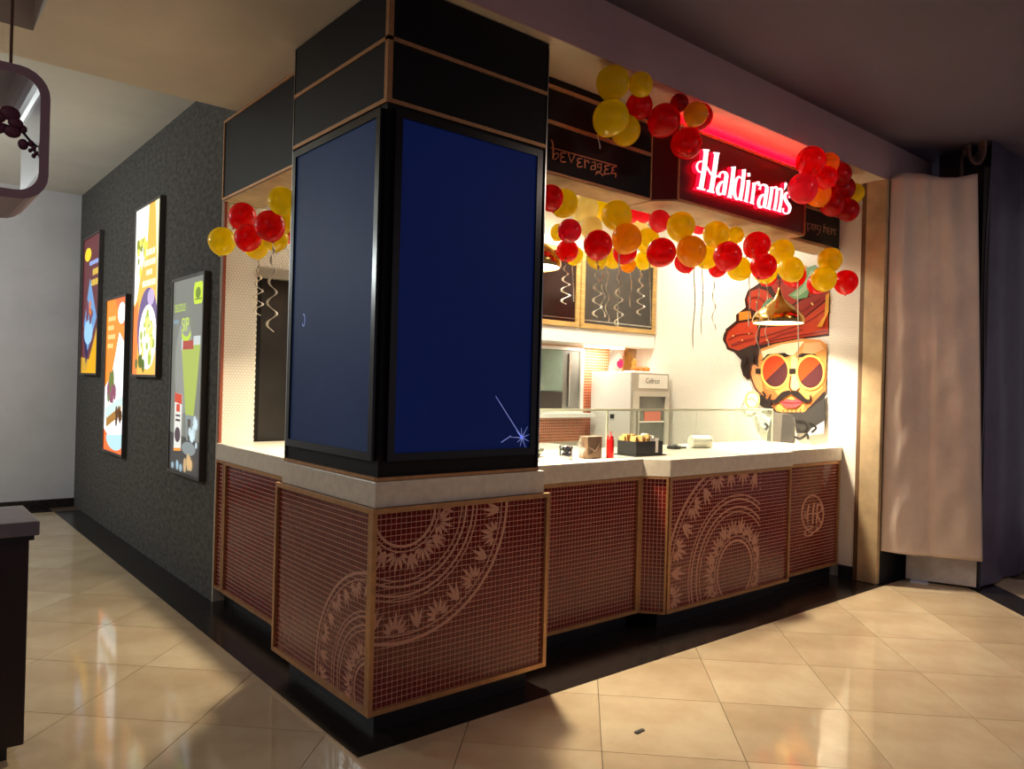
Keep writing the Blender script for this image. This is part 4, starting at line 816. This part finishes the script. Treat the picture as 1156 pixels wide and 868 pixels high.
def balloon(px, py, r, c, label, grp, axis, plane, rib=0, tilt=None):
    base = onx(px, py, plane) if axis == 'x' else ony(px, py, plane)
    pull = grp in (G2, G3, G4)
    d = base-EYE; k = 1.03 if pull else (1.0 if grp == G1 else .965)
    for _ in range(400):
        p = EYE+d*k; R = r*depth(p)/FPX
        bad = any((p-q).length < (R+Q)*1.04 for q, Q in placed)
        if not bad and axis == 'y' and p.z+R > FB-.01 and p.y+R > Y2-.06 and p.y-R < 3.37 and py > 200: bad = True
        if not bad and not pull and any(math.hypot(p.x-lx, p.y-ly) < R+.21 and lz-.02-R < p.z < lz+.25+R for lx, ly, lz in LAMPS): bad = True
        if pull and p.z+R > ZS-.01: bad = True
        if not bad: break
        k += -.004 if pull else .004
    placed.append((p, R))
    me, kn = bmesh_for(c)
    o = bpy.data.objects.new('balloon', me); COL.objects.link(o); o.location = p; R2 = R*.97; o.scale = (R2, R2, R2)
    rr = random.Random(int(px*7+py)); o.rotation_euler = (rr.uniform(-.7, .7), rr.uniform(-.7, .7), rr.uniform(0, 6)) if tilt is None else tilt
    tag(o, label, 'balloon', grp)
    ko = bpy.data.objects.new('knot', kn); COL.objects.link(ko); ko.parent = o; ko.location = (0, 0, -1.1)
    if rib:
        curly = rib < 0; L = abs(rib)*depth(p)/FPX; M_ = Matrix.LocRotScale(o.location, o.rotation_euler, o.scale); s0 = M_ @ Vector((0, 0, -1.2)); curl = 1 if curly else rr.choice((.12, .25, .6)); path = []
        n = 60
        for i in range(n+1):
            t = i/n; A_ = (.003+(.022 if curly else .016)*min(1, t*1.6)*curl); ph = 26*t*curl; path.append(s0+Vector((A_*math.sin(ph)+.01*t*rr.random()*.2, A_*math.cos(ph)-.012*t, -L*t)))
        mb = MB().tube(path, .0075 if curly else .0045, 5, flat=.3)
        ro = mb.build('ribbon', mRIBBON, o)
G1, G2, G3, G4, G5, G6 = 'balloons over the corridor side opening', 'balloons above the beverages fascia', 'balloons at the left end of the lit sign', 'balloons at the right end of the lit sign', 'balloons hung under the beverages fascia', 'balloons hung under the lit sign'
BL = [
 # corridor side opening
 (304.6, 254.6, 17.5, 'red', 'large red balloon nearest the column in the corridor side cluster', G1, 'x', 1.62, -100),
 (280, 268, 15.5, 'red', 'lower red balloon in the middle of the corridor side cluster', G1, 'x', 1.64, 0),
 (274, 243.8, 15.5, 'red', 'upper left red balloon of the corridor side cluster', G1, 'x', 1.66, 0),
 (250.7, 271.8, 15.7, 'yellow', 'yellow balloon farthest left, overlapping the charcoal wall', G1, 'x', 1.6, 0),
 (318, 226.6, 16, 'yellow', 'topmost yellow balloon of the corridor side cluster beside the column', G1, 'x', 1.62, 0),
 (328, 248, 14, 'yellow', 'amber yellow balloon partly cut off by the column edge in the corridor cluster', G1, 'x', 1.68, 0),
 (311, 268, 15, 'yellow', 'yellow balloon peeking below the large red corridor side balloon', G1, 'x', 1.75, 0),
 (289, 277, 14.5, 'yellow', 'yellow balloon peeking below the lower red corridor side balloon', G1, 'x', 1.68, -62),
 (325, 267, 8, 'red', 'small red balloon sliver against the column in the corridor cluster', G1, 'x', 1.8, 0),
 # above beverages
 (690, 133, 21, 'yellow', 'biggest yellow balloon covering the beverages fascia strips', G2, 'y', 2.9, 16),
 (721.7, 119.5, 15.5, 'red', 'dark red balloon right of the yellow balloons above the beverages fascia', G2, 'y', 2.9, 0),
 (692, 93, 19.5, 'yellow', 'dim yellow balloon topmost, touching the ceiling bulkhead', G2, 'y', 2.93, 0),
 (706, 147, 17.5, 'yellow', 'yellow balloon lowest of the cluster above the beverages lettering', G2, 'y', 2.95, 0),
 (723, 95, 14, 'yellow', 'dim yellow balloon half hidden at the top right of the upper yellow cluster', G2, 'y', 2.95, 0),
 # left end of the sign
 (750, 135.6, 19, 'red', 'large red balloon at the corner between the beverages fascia and lit sign', G3, 'y', 2.85, 0),
 (774.7, 162, 18, 'red', 'bright red balloon just left of the first sign letter', G3, 'y', 2.82, 0),
 (785.5, 128.7, 14, 'orange', 'orange balloon above the first sign letter', G3, 'y', 2.82, 0),
 (790, 131, 15, 'red', 'red balloon directly behind the orange one above the sign', G3, 'y', 2.86, 0),
 (767, 116, 10.5, 'darkred', 'small dark red balloon at the top of the left sign cluster', G3, 'y', 2.88, 0),
 # right end of the sign
 (906.4, 212, 17, 'pink', 'pinkish balloon touching the last sign letter', G4, 'y', 2.8, 0),
 (915.6, 181.7, 17, 'red', 'bright red balloon topmost at the right end of the sign', G4, 'y', 2.82, 0),
 (932.6, 200, 13, 'red', 'middle red balloon between the pink and the dark ones at the sign end', G4, 'y', 2.84, 0),
 (923, 218, 15, 'orange', 'orange balloon just above the pay here fascia', G4, 'y', 2.86, 0),
 (935.5, 184, 12, 'orange', 'orange red balloon behind the topmost one at the sign end', G4, 'y', 2.9, 0),
 (965, 218, 11, 'yellow', 'small yellow balloon against the beige pilaster above pay here', G4, 'y', 2.84, 0),
 (939, 230, 14, 'darkred', 'dark red balloon hanging right over the pay here lettering', G4, 'y', 2.88, 0),
 (957, 237, 13, 'darkred', 'dark red balloon lowest of the cluster over pay here', G4, 'y', 2.9, 0),
 (951, 213, 14.5, 'darkred', 'dark red balloon left of the small yellow one by the pilaster', G4, 'y', 2.9, 0),
 (948, 196, 13, 'darkred', 'shaded dark red balloon highest near the pilaster', G4, 'y', 2.95, 0),
 # under beverages
 (675, 276, 17, 'red', 'large red balloon left of the amber one over the dark cabinet door', G5, 'y', 3.12, -62),
 (707.6, 269, 17.5, 'orange', 'large amber orange balloon below the beverages fascia end', G5, 'y', 3.1, 80),
 (696, 243, 17.5, 'yellow', 'large amber yellow balloon directly below the beverages lettering end', G5, 'y', 3.14, 0),
 (621.6, 223, 15, 'red', 'red balloon half hidden by the column edge under the beverages fascia', G5, 'y', 3.14, 0),
 (643, 260.5, 14, 'pink', 'salmon pink balloon over the red one near the column', G5, 'y', 3.2, 0),
 (640.6, 283, 13, 'red', 'red balloon lowest near the column above the left cabinet door', G5, 'y', 3.22, -50),
 (637, 229.4, 16.5, 'yellow', 'bright yellow balloon beside the red one at the column edge', G5, 'y', 3.3, 0),
 (660.5, 235.5, 16, 'cream', 'glowing pale balloon in the middle under the beverages lettering', G5, 'y', 3.4, 0),
 (677, 236, 14, 'yellow', 'bright yellow balloon between the glowing pale and the amber one', G5, 'y', 3.4, 0),
 (631, 262, 10, 'yellow', 'small yellow balloon left of the salmon pink one', G5, 'y', 3.3, 0),
 (648, 288, 11, 'yellow', 'yellow balloon peeking below the lowest red one near the column', G5, 'y', 3.32, 40),
 (667.5, 256, 13, 'cream', 'pale balloon above the large red one under beverages', G5, 'y', 3.45, 0),
 (674.4, 292, 12, 'yellow', 'yellow balloon peeking below the large red one over the cabinet door', G5, 'y', 3.3, 55),
 (705.5, 284, 14, 'red', 'red balloon peeking below the large amber orange one', G5, 'y', 3.25, -70),
 (694, 291, 12, 'yellow', 'yellow balloon low between the large red and amber ones', G5, 'y', 3.4, 60),
 (712.5, 242, 10, 'pink', 'small pink balloon sliver right of the amber yellow one', G5, 'y', 3.5, 0),
 (726, 241, 10, 'pink', 'pale pink balloon below the fascia corner, left of the brighter pink one', G5, 'y', 3.5, 0),
 (721, 258, 11, 'cream', 'pale cream balloon between the amber and pink ones', G5, 'y', 3.55, 0),
 (731, 271, 14, 'yellow', 'yellow balloon behind and between the amber and red ones', G5, 'y', 3.4, 0),
 (727, 293, 11, 'yellow', 'yellow balloon low, left of the red one over the cabinet corner', G5, 'y', 3.4, -50),
 (709, 299, 9, 'orange', 'small orange red balloon lowest over the right cabinet door', G5, 'y', 3.5, 40),
 # under the sign
 (746.7, 284.8, 17, 'red', 'large red balloon left of the amber one below the sign start', G6, 'y', 3.05, 70),
 (780.4, 283, 17.5, 'orange', 'large amber orange balloon below the sign start', G6, 'y', 3.0, 90),
 (768.7, 255, 16.5, 'yellow', 'amber yellow balloon touching the sign underside at its left end', G6, 'y', 3.03, 0),
 (744.5, 249, 12.5, 'pink', 'bright pink balloon under the angled fascia corner', G6, 'y', 3.2, 0),
 (788.6, 254.5, 10, 'pink', 'small pink balloon right of the amber yellow one under the sign', G6, 'y', 3.3, 0),
 (773, 296, 12, 'red', 'red balloon peeking below the amber orange one under the sign', G6, 'y', 3.2, 0),
 (821.5, 288.5, 16.5, 'red', 'dark red balloon below the middle of the sign', G6, 'y', 3.0, 0),
 (808.5, 264.7, 15.5, 'yellow', 'yellow balloon above the dark red one under the sign middle', G6, 'y', 3.03, 0),
 (798, 290, 14, 'yellow', 'yellow balloon squeezed between the amber and dark red ones', G6, 'y', 3.15, 75),
 (810.5, 302, 11, 'red', 'red balloon peeking below the dark red one under the sign middle', G6, 'y', 3.15, 60),
 (830, 265.7, 10, 'yellow', 'small yellow balloon behind, right of the yellow one under the sign middle', G6, 'y', 3.25, 0),
 (834, 303, 14, 'yellow', 'yellow balloon low, right of the dark red one against the white wall', G6, 'y', 3.15, 55),
 (862, 300, 15, 'red', 'red balloon above the turban of the mural', G6, 'y', 3.0, 85),
 (854.6, 276.5, 15.5, 'red', 'upper red balloon touching the sign underside near its right end', G6, 'y', 3.02, 0),
 (893, 303.7, 14.5, 'yellow', 'yellow balloon beside the green feather of the mural', G6, 'y', 3.0, 90),
 (882.8, 283.7, 14, 'yellow', 'yellow balloon at the right end of the sign underside', G6, 'y', 3.03, 0),
 (864, 306, 14, 'yellow', 'yellow rim of a balloon behind the red one above the turban', G6, 'y', 3.15, 70),
 (871, 275, 9, 'red', 'small red balloon between the upper red and yellow ones', G6, 'y', 3.2, 0),
 (867, 313, 10, 'red', 'red balloon low against the turban', G6, 'y', 3.3, 0),
 (896, 310, 14, 'red', 'red balloon peeking below the yellow one by the green feather', G6, 'y', 3.15, 0),
 (930, 314.6, 14.5, 'yellow', 'lower yellow balloon at the right edge of the mural', G6, 'y', 2.98, 0),
 (937, 293, 13.8, 'yellow', 'upper yellow balloon below the pay here fascia', G6, 'y', 3.0, 0),
 (954.7, 318, 13.8, 'red', 'red balloon farthest right, against the hexagon tiled wall', G6, 'y', 3.0, 0),
 (923, 320, 12, 'red', 'red balloon peeking out left of the lower right yellow one', G6, 'y', 3.12, 0),
]
order = [b for b in BL if b[5] not in (G2, G3, G4)]+[b[:7]+(2.74,)+b[8:] for b in reversed(BL) if b[5] in (G2, G3, G4)]
for b in order: balloon(*b)
# a scrap on the floor
sc = onz(722, 826, 0)
tag(MB().box(sc.x-.025, sc.x+.025, sc.y-.008, sc.y+.008, .0005, .006).box(sc.x-.03, sc.x-.005, sc.y-.012, sc.y+.004, .0005, .004).build('floor_scrap', mBLKP), 'tiny dark scrap lying on the pale floor tiles', 'scrap')
